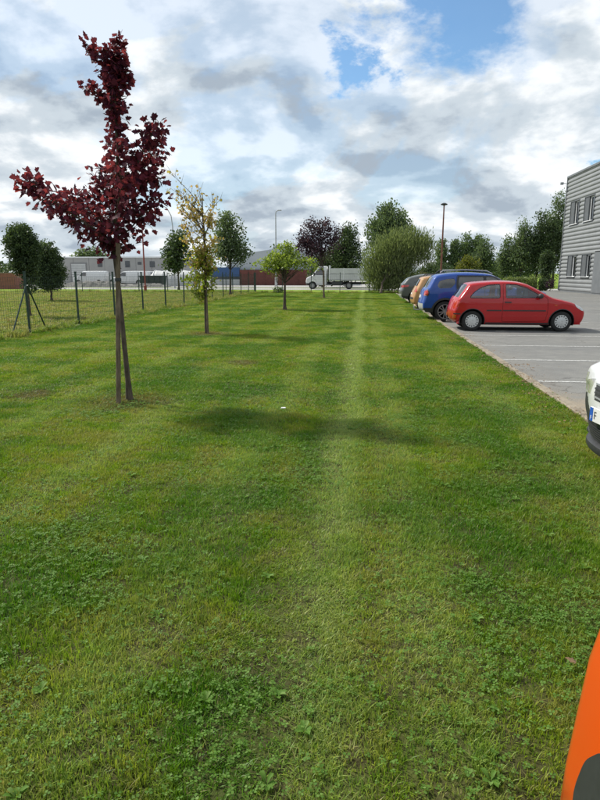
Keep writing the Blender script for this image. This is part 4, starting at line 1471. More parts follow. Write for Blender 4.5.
class Vehicle:
    """body grown from a side silhouette: flanks triangulated with real openings, and a crowned skin over bonnet, roof and tail"""

    def __init__(s, L, W, prof, belt, roof, wheels, sill, ds=.05, r_edge=.08, tumble=.17, crown=(.03, .06), plan=(.14, .10), archR=None, hood_tumble=0.03, grid=.1):
        s.L, s.W, s.belt, s.roof, s.wheels, s.sill, s.r = L, W, belt, roof, wheels, sill, r_edge
        s.tumble, s.plan = tumble, plan
        s.parts = {}
        P = catmull(prof, ds)
        s.P = P
        t = np.gradient(P, axis=0)
        t /= np.linalg.norm(t, axis=1)[:, None] + 1e-9
        nrm = np.column_stack([t[:, 1], -t[:, 0]])
        c = crown[0] + crown[1] * nrm[:, 0] ** 2
        s.c, s.n = c, nrm
        s.E = P - c[:, None] * nrm
        R_ = archR or wheels[0][2] + .055
        s.R = R_
        # bottom outline from tail to nose with the two wheel arches
        bot = []
        zb = sill
        for (wx, wz, wr) in sorted(wheels):
            a0 = math.asin(max(-1, min(1, (zb - wz) / R_)))
            for a in np.linspace(math.pi - a0, a0, 17):
                bot.append((wx + R_ * math.cos(a), wz + R_ * math.sin(a)))
        s.outline = [tuple(p) for p in s.E] + [(s.E[-1][0], zb)] * (abs(s.E[-1][1] - zb) > .02) + bot + [(s.E[0][0], zb)] * (abs(s.E[0][1] - zb) > .02)
        s.grid = grid
        s.ringsteps = (.012, .03, .055, .085)

    def Y(s, P, rnd=True):
        P = np.atleast_2d(np.asarray(P, float))
        x, z = P[:, 0], P[:, 1]
        df, dr = np.clip(1 - (s.L - x) / .85, 0, 1), np.clip(1 - x / .75, 0, 1)
        y = s.W - s.plan[0] * df ** 2.2 - s.plan[1] * dr ** 2.2
        k = np.clip((z - s.belt) / (s.roof - s.belt), 0, 1.2)
        y = y - s.tumble * k ** 1.15
        lo = np.clip((s.belt - .25 - z) / (s.belt - .25 - s.sill), 0, 1.3)
        y = y - .07 * lo ** 2
        y = y + .010 * np.exp(-((z - s.belt + .10) / .045) ** 2)
        if rnd:
            d = seg_dist(P, s.E)
            q = np.clip(1 - d / s.r, 0, 1)
            y = y - s.r * (1 - np.sqrt(np.clip(1 - q * q, 0, 1)))
        return y

    def flanks(s, regions):
        """regions: (key, polygon, y offset, seam width). Returns {key: (V2d, tris)}; 'body' takes the rest, 'seam' the shut lines"""
        coords, edges = [], []

        def loop(poly):
            q = []
            for a_, b_ in zip(poly, list(poly[1:]) + [poly[0]]):
                k_ = max(1, int(math.hypot(b_[0] - a_[0], b_[1] - a_[1]) / .07))
                q += [(a_[0] + (b_[0] - a_[0]) * i_ / k_, a_[1] + (b_[1] - a_[1]) * i_ / k_) for i_ in range(k_)]
            poly = q
            o = len(coords)
            coords.extend([Vector((float(p[0]), float(p[1]))) for p in poly])
            n = len(poly)
            edges.extend([(o + i, o + (i + 1) % n) for i in range(n)])
        loop(list(s.outline))
        inner = []
        for (key, poly, off, seam) in regions:
            loop(poly)
            if seam:
                ip = offset_poly(poly, seam)
                loop(ip)
                inner.append((key, ip))
        # interior support points
        for dd in s.ringsteps:
            for p in s.E[1:-1] - s.n[1:-1] * dd:
                coords.append(Vector((float(p[0]), float(p[1]))))
        xs = np.arange(.03, s.L, s.grid)
        zs = np.arange(s.sill + .03, s.roof, s.grid)
        for i, x in enumerate(xs):
            for z in zs:
                coords.append(Vector((float(x + (s.grid / 2) * (int(z / s.grid) % 2)), float(z))))
        res = delaunay_2d_cdt(coords, edges, [], 0, 1e-5, False)
        V2 = np.array([(v.x, v.y) for v in res[0]])
        T = np.array([f for f in res[2] if len(f) == 3])
        cen = V2[T].mean(1)
        ok = inside(cen, s.outline)
        key = np.array(['body'] * len(T), dtype=object)
        key[~ok] = ''
        done = ~ok
        ind = dict(inner)
        for (k, poly, off, seam) in regions:
            m = inside(cen, poly) & ~done
            if seam:
                mi = inside(cen, ind[k])
                key[m & mi] = k
                key[m & ~mi] = 'seam'
            else:
                key[m] = k
            done |= m
        s.V2, s.T, s.key = V2, T, key
        s.Yv = s.Y(V2)
        s.off = {k: off for k, _, off, _ in regions}
        return s

    def flank_mesh(s, k, side, off=0.0):
        T = s.T[s.key == k]
        if len(T) == 0:
            return None
        u, inv = np.unique(T.ravel(), return_inverse=True)
        V = np.column_stack([s.V2[u, 0], side * (s.Yv[u] + s.off.get(k, 0) + off), s.V2[u, 1]])
        T = inv.reshape(-1, 3)
        return V, (T[:, ::-1] if side > 0 else T)

    def skin(s, regions, cols=25):
        """the skin over nose, bonnet, screen, roof, tail. regions: (key, fn(x, z, t) -> bool array)"""
        n = len(s.E)
        Ye = s.Y(s.E)
        t = np.linspace(-1, 1, cols)
        s.sk_t = t
        bul = (1 - np.abs(t) ** 2.4)
        V = np.zeros((n, cols, 3))
        for j in range(cols):
            V[:, j, 0] = s.E[:, 0] + s.n[:, 0] * s.c * bul[j]
            V[:, j, 2] = s.E[:, 1] + s.n[:, 1] * s.c * bul[j]
            V[:, j, 1] = Ye * t[j]
        s.SV = V
        q = []
        for i in range(n - 1):
            for j in range(cols - 1):
                a = i * cols + j
                q.append((a, a + 1, a + cols + 1, a + cols))
        q = np.array(q)
        VV = V.reshape(-1, 3)
        cen = VV[q].mean(1)
        tt = (t[:-1] + t[1:]) / 2
        tc = np.tile(tt, n - 1)
        pc = np.repeat((s.P[:-1] + s.P[1:]) / 2, cols - 1, axis=0)
        key = np.array(['body'] * len(q), dtype=object)
        done = np.zeros(len(q), bool)
        for k, fn in regions:
            m = fn(pc[:, 0], pc[:, 1], tc, cen[:, 1]) & ~done
            key[m] = k
            done |= m
        s.SQ, s.skey, s.SVf = q, key, VV
        return s

    def skin_mesh(s, k):
        Q = s.SQ[s.skey == k]
        if len(Q) == 0:
            return None
        u, inv = np.unique(Q.ravel(), return_inverse=True)
        return s.SVf[u], inv.reshape(-1, 4)

    def band(s, x0, x1, z0, z1, off=.012, n=14):
        """raised strip lying on the flank, local to side +1"""
        xs = np.linspace(x0, x1, n)
        b = []
        for x in xs:
            ring = []
            for z, o in ((z0, -.01), (z0 + .006, off), (z1 - .006, off), (z1, -.01)):
                ring.append((x, float(s.Y([(x, z)])[0]) + o, z))
            b.append(ring)
        return b


def join_build(name, pieces, mats, parent, smooth=True, angle=38, merge=True, **kw):
    """pieces: (V, F, material slot)"""
    import bmesh
    bm = bmesh.new()
    for V, Fc, slot in pieces:
        vs = [bm.verts.new([float(c) for c in v]) for v in V]
        for f in Fc:
            try:
                fc = bm.faces.new([vs[i] for i in f])
                fc.material_index = slot
            except ValueError:
                pass
    if merge:
        bmesh.ops.remove_doubles(bm, verts=bm.verts, dist=.0008)
    bmesh.ops.recalc_face_normals(bm, faces=bm.faces)
    me = bpy.data.meshes.new(name)
    bm.to_mesh(me)
    bm.free()
    for m in mats:
        me.materials.append(m)
    if smooth:
        me.polygons.foreach_set('use_smooth', [True] * len(me.polygons))
        me.set_sharp_from_angle(angle=R(angle))
    return link(bpy.data.objects.new(name, me), parent, **kw)


def mir(V, s):
    return [(x, y * s, z) for x, y, z in V]


def wheel(parent, x, y, z, r, w, side, style, rim_mat, n=28):
    root = bpy.data.objects.new('wheel', None)
    root.empty_display_size = .1
    root.location = (x, y, z)
    link(root, parent)
    rr = r * .64 if style != 'alloy' else r * .70
    prof = [(rr, -w / 2 + .02), (r * .86, -w / 2), (r * .97, -w / 2 + .02), (r, -w / 2 + .05), (r, w / 2 - .05), (r * .97, w / 2 - .02), (r * .86, w / 2), (rr, w / 2 - .02)]
    MB().lathe(prof, n, 'y', close=True).build('tyre', M['tyre'], root, True, 50)
    o = side * w / 2
    b = MB()
    b.lathe([(rr * 1.0, o - side * .03), (rr * 1.01, o - side * .012), (rr * .93, o - side * .010), (rr * .90, o - side * .03)], n, 'y', close=True)
    if style == 'cap':
        b.lathe([(rr * .70, o - side * .022), (rr * .68, o - side * .006), (rr * .35, o + side * .004), (rr * .16, o + side * .006), (rr * .14, o - side * .002), (.004, o - side * .002)], n, 'y')
        k, a0, a1, wd = 14, rr * .66, rr * .95, rr * .115
    else:
        b.lathe([(rr * .25, o - side * .03), (rr * .22, o - side * .006), (.004, o - side * .004)], n, 'y')
        k, a0, a1, wd = 10, rr * .15, rr * .95, rr * .075
    for i in range(k):
        a = 2 * math.pi * (i + (.22 if (style == 'alloy' and i % 2) else 0)) / k
        ca, sa = math.cos(a), math.sin(a)
        vs = []
        for q in (o - side * .03, o - side * .010):
            for (u, v) in ((a0, -wd), (a1, -wd * .9), (a1, wd * .9), (a0, wd)):
                vs.append((u * ca - v * sa, q, u * sa + v * ca))
        b.add(vs, [(0, 1, 2, 3), (4, 7, 6, 5), (0, 4, 5, 1), (1, 5, 6, 2), (2, 6, 7, 3), (3, 7, 4, 0)])
    b.build('rim', rim_mat, root, True, 35)
    MB().lathe([(rr * .98, o - side * .05), (.004, o - side * .05)], n, 'y').build('brake_disc', M['gap'], root)
    return root


def seat(parent, x, y, z, w=.46):
    b = MB()
    b.box(x - .05, x + .48, y - w / 2, y + w / 2, z, z + .16, .04)
    b.prism([(x - .02, z + .1), (x - .16, z + .66), (x - .26, z + .66), (x - .14, z + .05)], y - w / 2, y + w / 2)
    b.prism([(x - .19, z + .69), (x - .20, z + .90), (x - .29, z + .90), (x - .28, z + .69)], y - .13, y + .13)
    b.build('seat', M['seat'], parent)


def car(name, label, loc, rz, v, paint_m, regions, skin_regions, mats, wheel_style='alloy', rim='alloy', group='cars parked along the kerb', bands=(), arch_trim=None, seats=((.47, 0), (.62, 0)), handle=None, mirror=None, cols=25, wheel_w=.19, cat='car'):
    """regions: flank openings; mats: key -> (part name, material); parts on both flanks are separate objects"""
    root = empty(name, loc, rz, label=label, cat=cat, group=group)
    v.flanks(regions)
    v.skin(skin_regions, cols)
    pcs = []
    for sd in (1, -1):
        m = v.flank_mesh('body', sd)
        pcs.append((m[0], m[1], 0))
        m = v.flank_mesh('seam', sd, -.006)
        if m:
            pcs.append((m[0], m[1], 1))
    m = v.skin_mesh('body')
    pcs.append((m[0], m[1], 0))
    body = join_build('body', pcs, [paint_m, M['gap']], root)
    doors = {}
    for k in {r[0] for r in regions}:
        nm, mt = mats[k]
        for sd in (1, -1):
            m = v.flank_mesh(k, sd)
            if m:
                o = join_build(nm, [(m[0], m[1], 0)], [mt], root, merge=False)
                doors[(k, sd)] = o
    for k in dict.fromkeys(r[0] for r in skin_regions):
        nm, mt = mats[k]
        m = v.skin_mesh(k)
        if m is None:
            continue
        if nm in ('headlight', 'taillight'):        # one on each side
            Vv, Ff = m
            for sd in (1, -1):
                f = [q for q in Ff if sd * np.mean([Vv[i][1] for i in q]) > 0]
                u_ = sorted({i for q in f for i in q})
                ix_ = {i: j for j, i in enumerate(u_)}
                join_build(nm, [(Vv[u_], [[ix_[i] for i in q] for q in f], 0)], [mt], root, merge=True)
        else:
            join_build(nm, [(m[0], m[1], 0)], [mt], root)
    # floor pan, wheel wells
    x0, x1 = min(w[0] for w in v.wheels), max(w[0] for w in v.wheels)
    MB().box(.35, v.L - .35, -v.W + .22, v.W - .22, v.sill - .03, v.sill + .1).build('floor_pan', M['gap'], root)
    for (wx, wz, wr) in v.wheels:
        for sd in (1, -1):
            ys = (sd * (v.W - .3), sd * float(v.Y([(wx, wz + v.R)])[0]) - sd * .01)
            rings = [[(wx + (v.R + .0) * math.cos(a), y, wz + (v.R + .0) * math.sin(a)) for a in np.linspace(-.25, math.pi + .25, 16)] for y in ys]
            n = 16
            MB().add(rings[0] + rings[1], [(i, i + 1, i + 1 + n, i + n) for i in range(n - 1)] + [tuple(range(n))]).build('wheel_well', M['gap'], root)
    for (wx, wz, wr) in v.wheels:
        for sd in (1, -1):
            wheel(root, wx, sd * (v.W - .115), wz, wr, wheel_w, sd, wheel_style, M[rim])
    for (nm, mt, x0_, x1_, z0_, z1_, off) in bands:
        for sd in (1, -1):
            rings = [mir(r, sd) for r in v.band(x0_, x1_, z0_, z1_, off)]
            MB().loft(rings).build(nm, mt, root, True, 45)
    if arch_trim:
        for (wx, wz, wr) in v.wheels:
            for sd in (1, -1):
                rings = []
                a0 = math.asin(max(-.9, min(.9, (v.sill - wz) / v.R)))
                for a in np.linspace(a0, math.pi - a0, 20):
                    ring = []
                    for rr_, o in ((v.R - .004, -.03), (v.R - .002, .014), (v.R + arch_trim, .010), (v.R + arch_trim + .008, -.012)):
                        x, z = wx + rr_ * math.cos(a), wz + rr_ * math.sin(a)
                        ring.append((x, sd * (float(v.Y([(x, max(z, v.sill))], False)[0]) + o), z))
                    rings.append(ring)
                MB().loft(rings).build('arch_trim', M['plastic'], root, True, 45)
    for fx, zz in seats:
        for sd in (1, -1):
            seat(root, v.L * fx, sd * .36, v.sill + .1 + zz)
    if handle:
        for sd in (1, -1):
            for (hx, hz) in handle:
                rings = [mir(r, sd) for r in v.band(hx - .09, hx + .09, hz - .018, hz + .018, .03, 6)]
                par = doors.get(('door', sd))
                MB().loft(rings).build('handle', M['plastic'], par or root, True, 45)
    if mirror:
        for sd in (1, -1):
            hx, hz, mt = mirror
            yy = float(v.Y([(hx, hz)])[0])
            b = MB()
            rings = []
            for t_, sc in ((0, .35), (.03, .8), (.1, 1), (.17, .9), (.2, .55)):
                rings.append([(hx + (.075 * math.cos(a)) * sc, sd * (yy + .02 + t_), hz + .03 + .075 * math.sin(a) * sc) for a in np.linspace(0, 2 * math.pi, 13)[:-1]])
            b.loft(rings)
            b.build('door_mirror', mt, root, True, 60)
    return root


def rnd_poly(pts, r=.04, k=4):
    """round the corners of a polygon"""
    out = []
    n = len(pts)
    for i in range(n):
        a, b, c = (np.array(pts[(i + d) % n], float) for d in (-1, 0, 1))
        u, w = a - b, c - b
        lu, lw = np.linalg.norm(u), np.linalg.norm(w)
        q = min(r, lu * .42, lw * .42)
        p0, p1 = b + u / lu * q, b + w / lw * q
        for j in range(k + 1):
            t = j / k
            out.append(tuple((1 - t) ** 2 * p0 + 2 * t * (1 - t) * b + t * t * p1))
    return out


# ---- red three-door hatchback (tail at x = 0, nose at x = L)
L_ = 3.82
prof = [(3.70, .20), (3.775, .30), (3.82, .45), (3.80, .58), (3.70, .70), (3.45, .82), (3.10, .915), (2.86, .975), (2.45, 1.20), (2.12, 1.355), (1.75, 1.425), (1.25, 1.435), (.75, 1.405), (.50, 1.37), (.40, 1.31), (.22, 1.06), (.10, .90), (.06, .80), (.03, .70), (.0, .58), (.0, .42), (.05, .30), (.14, .22)]
red_v = Vehicle(L_, .82, prof, .90, 1.43, [(.59, .29, .29), (3.08, .29, .29)], .20, ds=.045, r_edge=.07, tumble=.20)
rear_win = rnd_poly([(.50, .955), (.62, 1.10), (.80, 1.225), (1.02, 1.30), (1.33, 1.325), (1.33, .955)], .05)
front_win = rnd_poly([(1.51, .955), (1.51, 1.325), (1.80, 1.315), (2.08, 1.225), (2.36, 1.07), (2.52, .965)], .035)
door_p = rnd_poly([(1.42, .27), (1.42, 1.355), (1.83, 1.345), (2.13, 1.25), (2.44, 1.08), (2.66, .94), (2.68, .62), (2.64, .30)], .06)
rear_frame = offset_poly(rear_win, -.020)
front_frame = offset_poly(front_win, -.014)
tail_p = rnd_poly([(.0, .64), (.0, .86), (.13, .92), (.24, .83), (.20, .70)], .03)
ind_p = rnd_poly([(.0, .50), (.0, .63), (.12, .66), (.30, .60), (.10, .55)], .02)
head_p = rnd_poly([(3.46, .70), (3.40, .80), (3.62, .745), (3.82, .63), (3.82, .56), (3.62, .60)], .02)
regs = [('window', rear_win, -.012, 0), ('window', front_win, -.012, 0), ('frame', rear_frame, -.004, 0), ('frame', front_frame, -.003, 0),
        ('door', door_p, 0, .009), ('taillight', tail_p, .004, 0), ('headlight', head_p, .004, 0)]
skin_regs = [('windscreen', lambda x, z, t, y: (x > 2.16) & (x < 2.84) & (z > .97) & (np.abs(t) < .90)),
             ('rear_window', lambda x, z, t, y: (x < .46) & (z > .99) & (z < 1.335) & (np.abs(t) < .86)),
             ('headlight', lambda x, z, t, y: (x > 3.4) & (z > .56) & (z < .74) & (np.abs(t) > .60)),
             ('taillight', lambda x, z, t, y: (x < .2) & (z > .66) & (z < .90) & (np.abs(t) > .76)),
             ('grille', lambda x, z, t, y: (x > 3.5) & (z > .60) & (z < .70) & (np.abs(t) < .42)),
             ('lower_grille', lambda x, z, t, y: (x > 3.5) & (z > .27) & (z < .37) & (np.abs(t) < .6))]
mats = {'window': ('side_window', M['glass']), 'frame': ('window_frame', M['plastic']), 'door': ('door', M['red_paint']), 'taillight': ('taillight', M['lamp_red']), 'headlight': ('headlight', M['lamp_clear']),
        'windscreen': ('windscreen', M['glass']), 'rear_window': ('rear_window', M['glass']), 'grille': ('grille', M['plastic']), 'lower_grille': ('grille', M['plastic'])}
red = car('red_car', 'red three-door hatchback parked side-on, nearest car in the row', (2.52, 18.82, 0), 0, red_v, M['red_paint'], regs, skin_regs, mats, 'cap', 'alloy',
          bands=[('rub_strip', M['plastic'], .98, 1.40, .575, .615, .012), ('rub_strip', M['plastic'], 1.44, 2.62, .575, .615, .012), ('sill_trim', M['plastic'], .97, 2.72, .20, .255, .006),
                 ('bumper_strip', M['plastic'], .06, .26, .47, .51, .010), ('side_indicator', M['lamp_amber'], 2.86, 2.92, .735, .76, .006), ('rear_reflector', M['lamp_amber'], .045, .13, .36, .46, .008)],
          handle=[(1.56, .83)], mirror=(2.42, .98, M['plastic']), arch_trim=.012)
MB().tube([(.0, .3, .22), (.25, .3, .2)], .03, 8).build('exhaust', M['grey_metal'], red)

# ---- blue sport utility car
prof = [(4.24, .28), (4.32, .45), (4.34, .62), (4.32, .80), (4.24, .98), (4.05, 1.06), (3.65, 1.12), (3.22, 1.17), (2.95, 1.32), (2.62, 1.52), (2.35, 1.62), (1.8, 1.675), (1.2, 1.675), (.72, 1.63), (.50, 1.585), (.36, 1.48), (.20, 1.20), (.10, 1.05), (.06, .90), (.03, .75), (.0, .62), (.02, .45), (.10, .34)]
suv_v = Vehicle(4.34, .90, prof, 1.06, 1.67, [(.84, .35, .35), (3.51, .35, .35)], .32, ds=.05, r_edge=.09, tumble=.19, plan=(.14, .12))
w1 = rnd_poly([(.62, 1.13), (.55, 1.22), (.62, 1.38), (.86, 1.45), (1.12, 1.47), (1.16, 1.30), (1.02, 1.15)], .05)
w2 = rnd_poly([(1.30, 1.13), (1.25, 1.30), (1.28, 1.52), (2.08, 1.52), (2.08, 1.12)], .04)
w3 = rnd_poly([(2.18, 1.12), (2.18, 1.52), (2.42, 1.50), (2.70, 1.36), (2.98, 1.17)], .03)
fr_ = rnd_poly([(1.20, 1.09), (1.18, 1.30), (1.22, 1.56), (2.3, 1.56), (2.5, 1.52), (2.76, 1.39), (3.08, 1.13)], .04)
d1 = rnd_poly([(1.26, .42), (1.20, .90), (1.16, 1.3), (1.20, 1.58), (2.13, 1.585), (2.13, .42)], .05)
d2 = rnd_poly([(2.135, .42), (2.135, 1.585), (2.34, 1.57), (2.55, 1.52), (2.82, 1.38), (3.13, 1.13), (3.14, .8), (3.06, .42)], .05)
tl = rnd_poly([(.03, .88), (.06, 1.12), (.22, 1.14), (.30, 1.0), (.26, .86)], .04)
tl2 = offset_poly(tl, .035)
clad_p = [(.05, .31), (.05, .46), (.3, .47), (1.3, .44), (3.1, .44), (4.0, .47), (4.34, .52), (4.34, .31)]
regs = [('window', w1, -.01, 0), ('window', w2, -.01, 0), ('window', w3, -.01, 0), ('frame', fr_, -.002, 0), ('cladding', clad_p, .004, 0), ('door', d1, 0, .010), ('door2', d2, 0, .010), ('taillight', tl2, .006, 0), ('lampframe', tl, .003, 0),
        ('headlight', rnd_poly([(4.0, .82), (4.02, .98), (4.34, .9), (4.34, .78)], .02), .003, 0)]
skin_regs = [('windscreen', lambda x, z, t, y: (x > 2.42) & (x < 3.20) & (z > 1.175) & (np.abs(t) < .91)), ('rear_window', lambda x, z, t, y: (x < .44) & (z > 1.16) & (z < 1.53) & (np.abs(t) < .86)),
             ('bumper', lambda x, z, t, y: (x < .3) & (z < .62)), ('grille', lambda x, z, t, y: (x > 4.1) & (z > .80) & (z < .97) & (np.abs(t) < .62)), ('headlight', lambda x, z, t, y: (x > 4.1) & (z > .80) & (z < .97) & (np.abs(t) >= .62)),
             ('front_bumper', lambda x, z, t, y: (x > 4.0) & (z < .55)), ('taillight', lambda x, z, t, y: (x < .25) & (z > .90) & (z < 1.10) & (np.abs(t) > .84)),
             ('plate', lambda x, z, t, y: (x < .25) & (z > .80) & (z < .90) & (np.abs(t) < .32))]
mats_suv = lambda p: {'window': ('side_window', M['dark_glass']), 'frame': ('window_frame', M['plastic']), 'door': ('door', p), 'door2': ('door', p), 'taillight': ('taillight', M['lamp_red']), 'lampframe': ('lamp_surround', M['plastic']), 'headlight': ('headlight', M['lamp_clear']), 'cladding': ('sill_cladding', M['plastic']),
                      'windscreen': ('windscreen', M['dark_glass']), 'rear_window': ('rear_window', M['glass']), 'grille': ('grille', M['plastic']), 'bumper': ('bumper', M['alloy']), 'front_bumper': ('bumper', M['alloy']), 'plate': ('number_plate', M['plate'])}
blue = car('blue_car', 'bright blue sport utility car with roof rails, behind the red hatchback', (1.92, 22.25, 0), 0, suv_v, M['blue_paint'], regs, skin_regs, mats_suv(M['blue_paint']), 'alloy', 'dark_alloy',
           bands=[('rub_strip', M['plastic'], 1.3, 3.0, .56, .62, .012)], handle=[(1.42, 1.0), (2.3, 1.0)], mirror=(2.95, 1.14, M['plastic']), arch_trim=.06, wheel_w=.21)
for sd in (1, -1):
    MB().tube([(.65, sd * .60, 1.66), (.75, sd * .60, 1.725), (1.5, sd * .60, 1.755), (2.2, sd * .60, 1.72), (2.4, sd * .60, 1.62)], .02, 8).build('roof_rail', M['plastic'] if sd > 0 else M['grey_metal'], blue, True)
MB().tube([(.2, 0, .38), (-.05, 0, .36), (-.14, 0, .38), (-.15, 0, .46)], .022, 8).lathe([(.001, .44), (.025, .455), (.025, .485), (.001, .50)], 10, 'z', (-.15, 0, 0)).build('tow_bar', M['grey_metal'], blue, True)

# ---- tan compact car
prof = [(3.60, .22), (3.68, .40), (3.68, .62), (3.58, .80), (3.3, .90), (2.95, .98), (2.5, 1.28), (2.2, 1.46), (1.7, 1.54), (1.1, 1.55), (.62, 1.51), (.40, 1.44), (.28, 1.25), (.16, 1.0), (.08, .85), (.02, .66), (.0, .50), (.04, .34), (.12, .26)]
tan_v = Vehicle(3.68, .82, prof, .95, 1.54, [(.62, .30, .30), (2.98, .30, .30)], .23, ds=.06, r_edge=.10, tumble=.17)
regs = [('window', rnd_poly([(.55, 1.02), (.66, 1.32), (1.2, 1.42), (1.2, 1.02)], .06), -.01, 0), ('window', rnd_poly([(1.32, 1.02), (1.32, 1.43), (1.8, 1.43), (2.1, 1.36), (2.6, 1.04)], .05), -.01, 0), ('door', rnd_poly([(1.26, .3), (1.26, 1.47), (1.9, 1.47), (2.2, 1.38), (2.74, 1.0), (2.7, .3)], .06), 0, .01),
        ('taillight', rnd_poly([(.0, .80), (.05, 1.08), (.2, 1.1), (.24, .84)], .03), .004, 0)]
skin_regs = [('windscreen', lambda x, z, t, y: (x > 2.22) & (x < 2.93) & (z > .99) & (np.abs(t) < .9)), ('rear_window', lambda x, z, t, y: (x < .42) & (z > 1.08) & (z < 1.41) & (np.abs(t) < .85)), ('taillight', lambda x, z, t, y: (x < .25) & (z > .82) & (z < 1.06) & (np.abs(t) > .80)),
             ('headlight', lambda x, z, t, y: (x > 3.4) & (z > .62) & (z < .78) & (np.abs(t) > .6)), ('bumper', lambda x, z, t, y: (x < .2) & (z < .62) & (z > .52)), ('plate', lambda x, z, t, y: (x < .25) & (z > .70) & (z < .80) & (np.abs(t) < .34))]
mt_ = mats_suv(M['tan_paint'])
mt_['bumper'] = ('bumper', M['plastic'])
tanc = car('tan_car', 'tan orange compact car between the blue and the grey ones', (2.06, 28.2, 0), 0, tan_v, M['tan_paint'], regs, skin_regs, mt_, 'cap', 'alloy', handle=[(1.4, .9)], mirror=(2.5, 1.02, M['plastic']))
for sd in (1, -1):
    MB().tube([(.6, sd * .52, 1.52), (.7, sd * .52, 1.60), (1.9, sd * .52, 1.60), (2.05, sd * .52, 1.5)], .02, 8).build('roof_rail', M['plastic'], tanc, True)

# ---- grey crossover
grey_v = Vehicle(4.34, .90, [(p[0], p[1] * .965) for p in [(4.24, .28), (4.32, .45), (4.34, .62), (4.32, .80), (4.24, .95), (4.05, 1.03), (3.65, 1.08), (3.2, 1.13), (2.9, 1.30), (2.5, 1.54), (2.2, 1.63), (1.7, 1.665), (1.2, 1.65), (.72, 1.56), (.40, 1.45), (.20, 1.25), (.08, 1.10), (.06, .92), (.0, .76), (.0, .50), (.08, .34)]],
                 1.02, 1.60, [(.86, .35, .35), (3.5, .35, .35)], .30, ds=.06, r_edge=.10, tumble=.18, plan=(.14, .14))
regs = [('window', rnd_poly([(.72, 1.12), (.86, 1.36), (1.2, 1.44), (1.25, 1.12)], .05), -.01, 0), ('window', rnd_poly([(1.33, 1.10), (1.30, 1.45), (2.06, 1.48), (2.08, 1.09)], .04), -.01, 0), ('window', rnd_poly([(2.18, 1.09), (2.18, 1.47), (2.4, 1.43), (2.95, 1.12)], .03), -.01, 0),
        ('cladding', [(.05, .29), (.05, .44), (1.3, .42), (3.1, .42), (4.34, .48), (4.34, .29)], .004, 0),
        ('door', rnd_poly([(1.28, .42), (1.20, .90), (1.22, 1.5), (2.13, 1.53), (2.13, .42)], .05), 0, .01), ('door2', rnd_poly([(2.135, .42), (2.135, 1.53), (2.5, 1.47), (3.1, 1.1), (3.06, .42)], .05), 0, .01), ('taillight', rnd_poly([(.0, .88), (.05, 1.0), (.5, 1.03), (.42, .92)], .02), .004, 0)]
skin_regs = [('windscreen', lambda x, z, t, y: (x > 2.42) & (x < 3.18) & (z > 1.10) & (np.abs(t) < .91)), ('rear_window', lambda x, z, t, y: (x < .66) & (z > 1.10) & (z < 1.47) & (np.abs(t) < .84)), ('taillight', lambda x, z, t, y: (x < .3) & (z > .90) & (z < 1.0) & (np.abs(t) > .55)),
             ('bumper', lambda x, z, t, y: (x < .3) & (z < .56)), ('grille', lambda x, z, t, y: (x > 4.1) & (z > .6) & (z < .9) & (np.abs(t) < .6)), ('headlight', lambda x, z, t, y: (x > 4.1) & (z > .78) & (z < .93) & (np.abs(t) >= .6)), ('plate', lambda x, z, t, y: (x < .25) & (z > .72) & (z < .83) & (np.abs(t) < .3))]
mt_ = mats_suv(M['grey_paint'])
car('grey_car', 'dark grey crossover car, farthest in the parked row', (1.88, 34.2, 0), 0, grey_v, M['grey_paint'], regs, skin_regs, mt_, 'alloy', 'alloy', handle=[(1.42, .96), (2.3, .96)], mirror=(2.9, 1.1, M['plastic']), wheel_w=.21)

# ---- white car, only its nose reaches into view on the right
prof = [(3.88, .27), (3.93, .33), (3.957, .40), (3.98, .48), (4.0, .56), (4.01, .64), (4.0, .75), (3.95, .86), (3.84, .95), (3.55, 1.02), (3.2, 1.07), (2.95, 1.10), (2.6, 1.30), (2.25, 1.44), (1.75, 1.50), (1.2, 1.50), (.70, 1.46), (.42, 1.38), (.22, 1.15), (.08, .95), (.03, .75), (.0, .55), (.03, .38), (.10, .28)]
wht_v = Vehicle(4.01, .88, prof, .98, 1.49, [(.72, .31, .31), (3.22, .31, .31)], .26, ds=.014, r_edge=.10, tumble=.18, plan=(.20, .10), crown=(.03, .13))
regs = [('window', rnd_poly([(.60, 1.05), (.74, 1.3), (1.3, 1.39), (1.3, 1.05)], .05), -.01, 0), ('window', rnd_poly([(1.40, 1.05), (1.40, 1.40), (1.95, 1.38), (2.3, 1.28), (2.7, 1.07)], .04), -.01, 0), ('door', rnd_poly([(1.35, .3), (1.35, 1.43), (1.98, 1.42), (2.4, 1.28), (2.84, 1.02), (2.8, .3)], .06), 0, .008),
        ('headlight', rnd_poly([(3.50, .80), (3.46, .93), (3.72, .90), (4.01, .80), (4.01, .70), (3.75, .72)], .02), .002, 0), ('cladding', [(3.56, .2), (3.64, .50), (3.74, .62), (3.85, .695), (4.05, .70), (4.05, .2)], .0, 0)]
skin_regs = [('windscreen', lambda x, z, t, y: (x > 2.28) & (x < 2.94) & (z > 1.11) & (np.abs(t) < .9)), ('rear_window', lambda x, z, t, y: (x < .42) & (z > 1.0) & (z < 1.35) & (np.abs(t) < .85)),
             ('grille', lambda x, z, t, y: (x > 3.6) & (z > .715) & (z < .84) & (np.abs(t) < .56 - (.84 - z) * .9)), ('headlight', lambda x, z, t, y: (x > 3.6) & (z > .74) & (z < .87) & (np.abs(t) > .64)),
             ('lower_grille', lambda x, z, t, y: (x > 3.7) & (z > .385) & (z < .50) & (np.abs(t) < .78)),
             ('bumper', lambda x, z, t, y: (x > 3.6) & (z < .545)), ('bumper', lambda x, z, t, y: (x > 3.6) & (z < .70) & (np.abs(t) > .46 + (z - .54) * 1.9))]
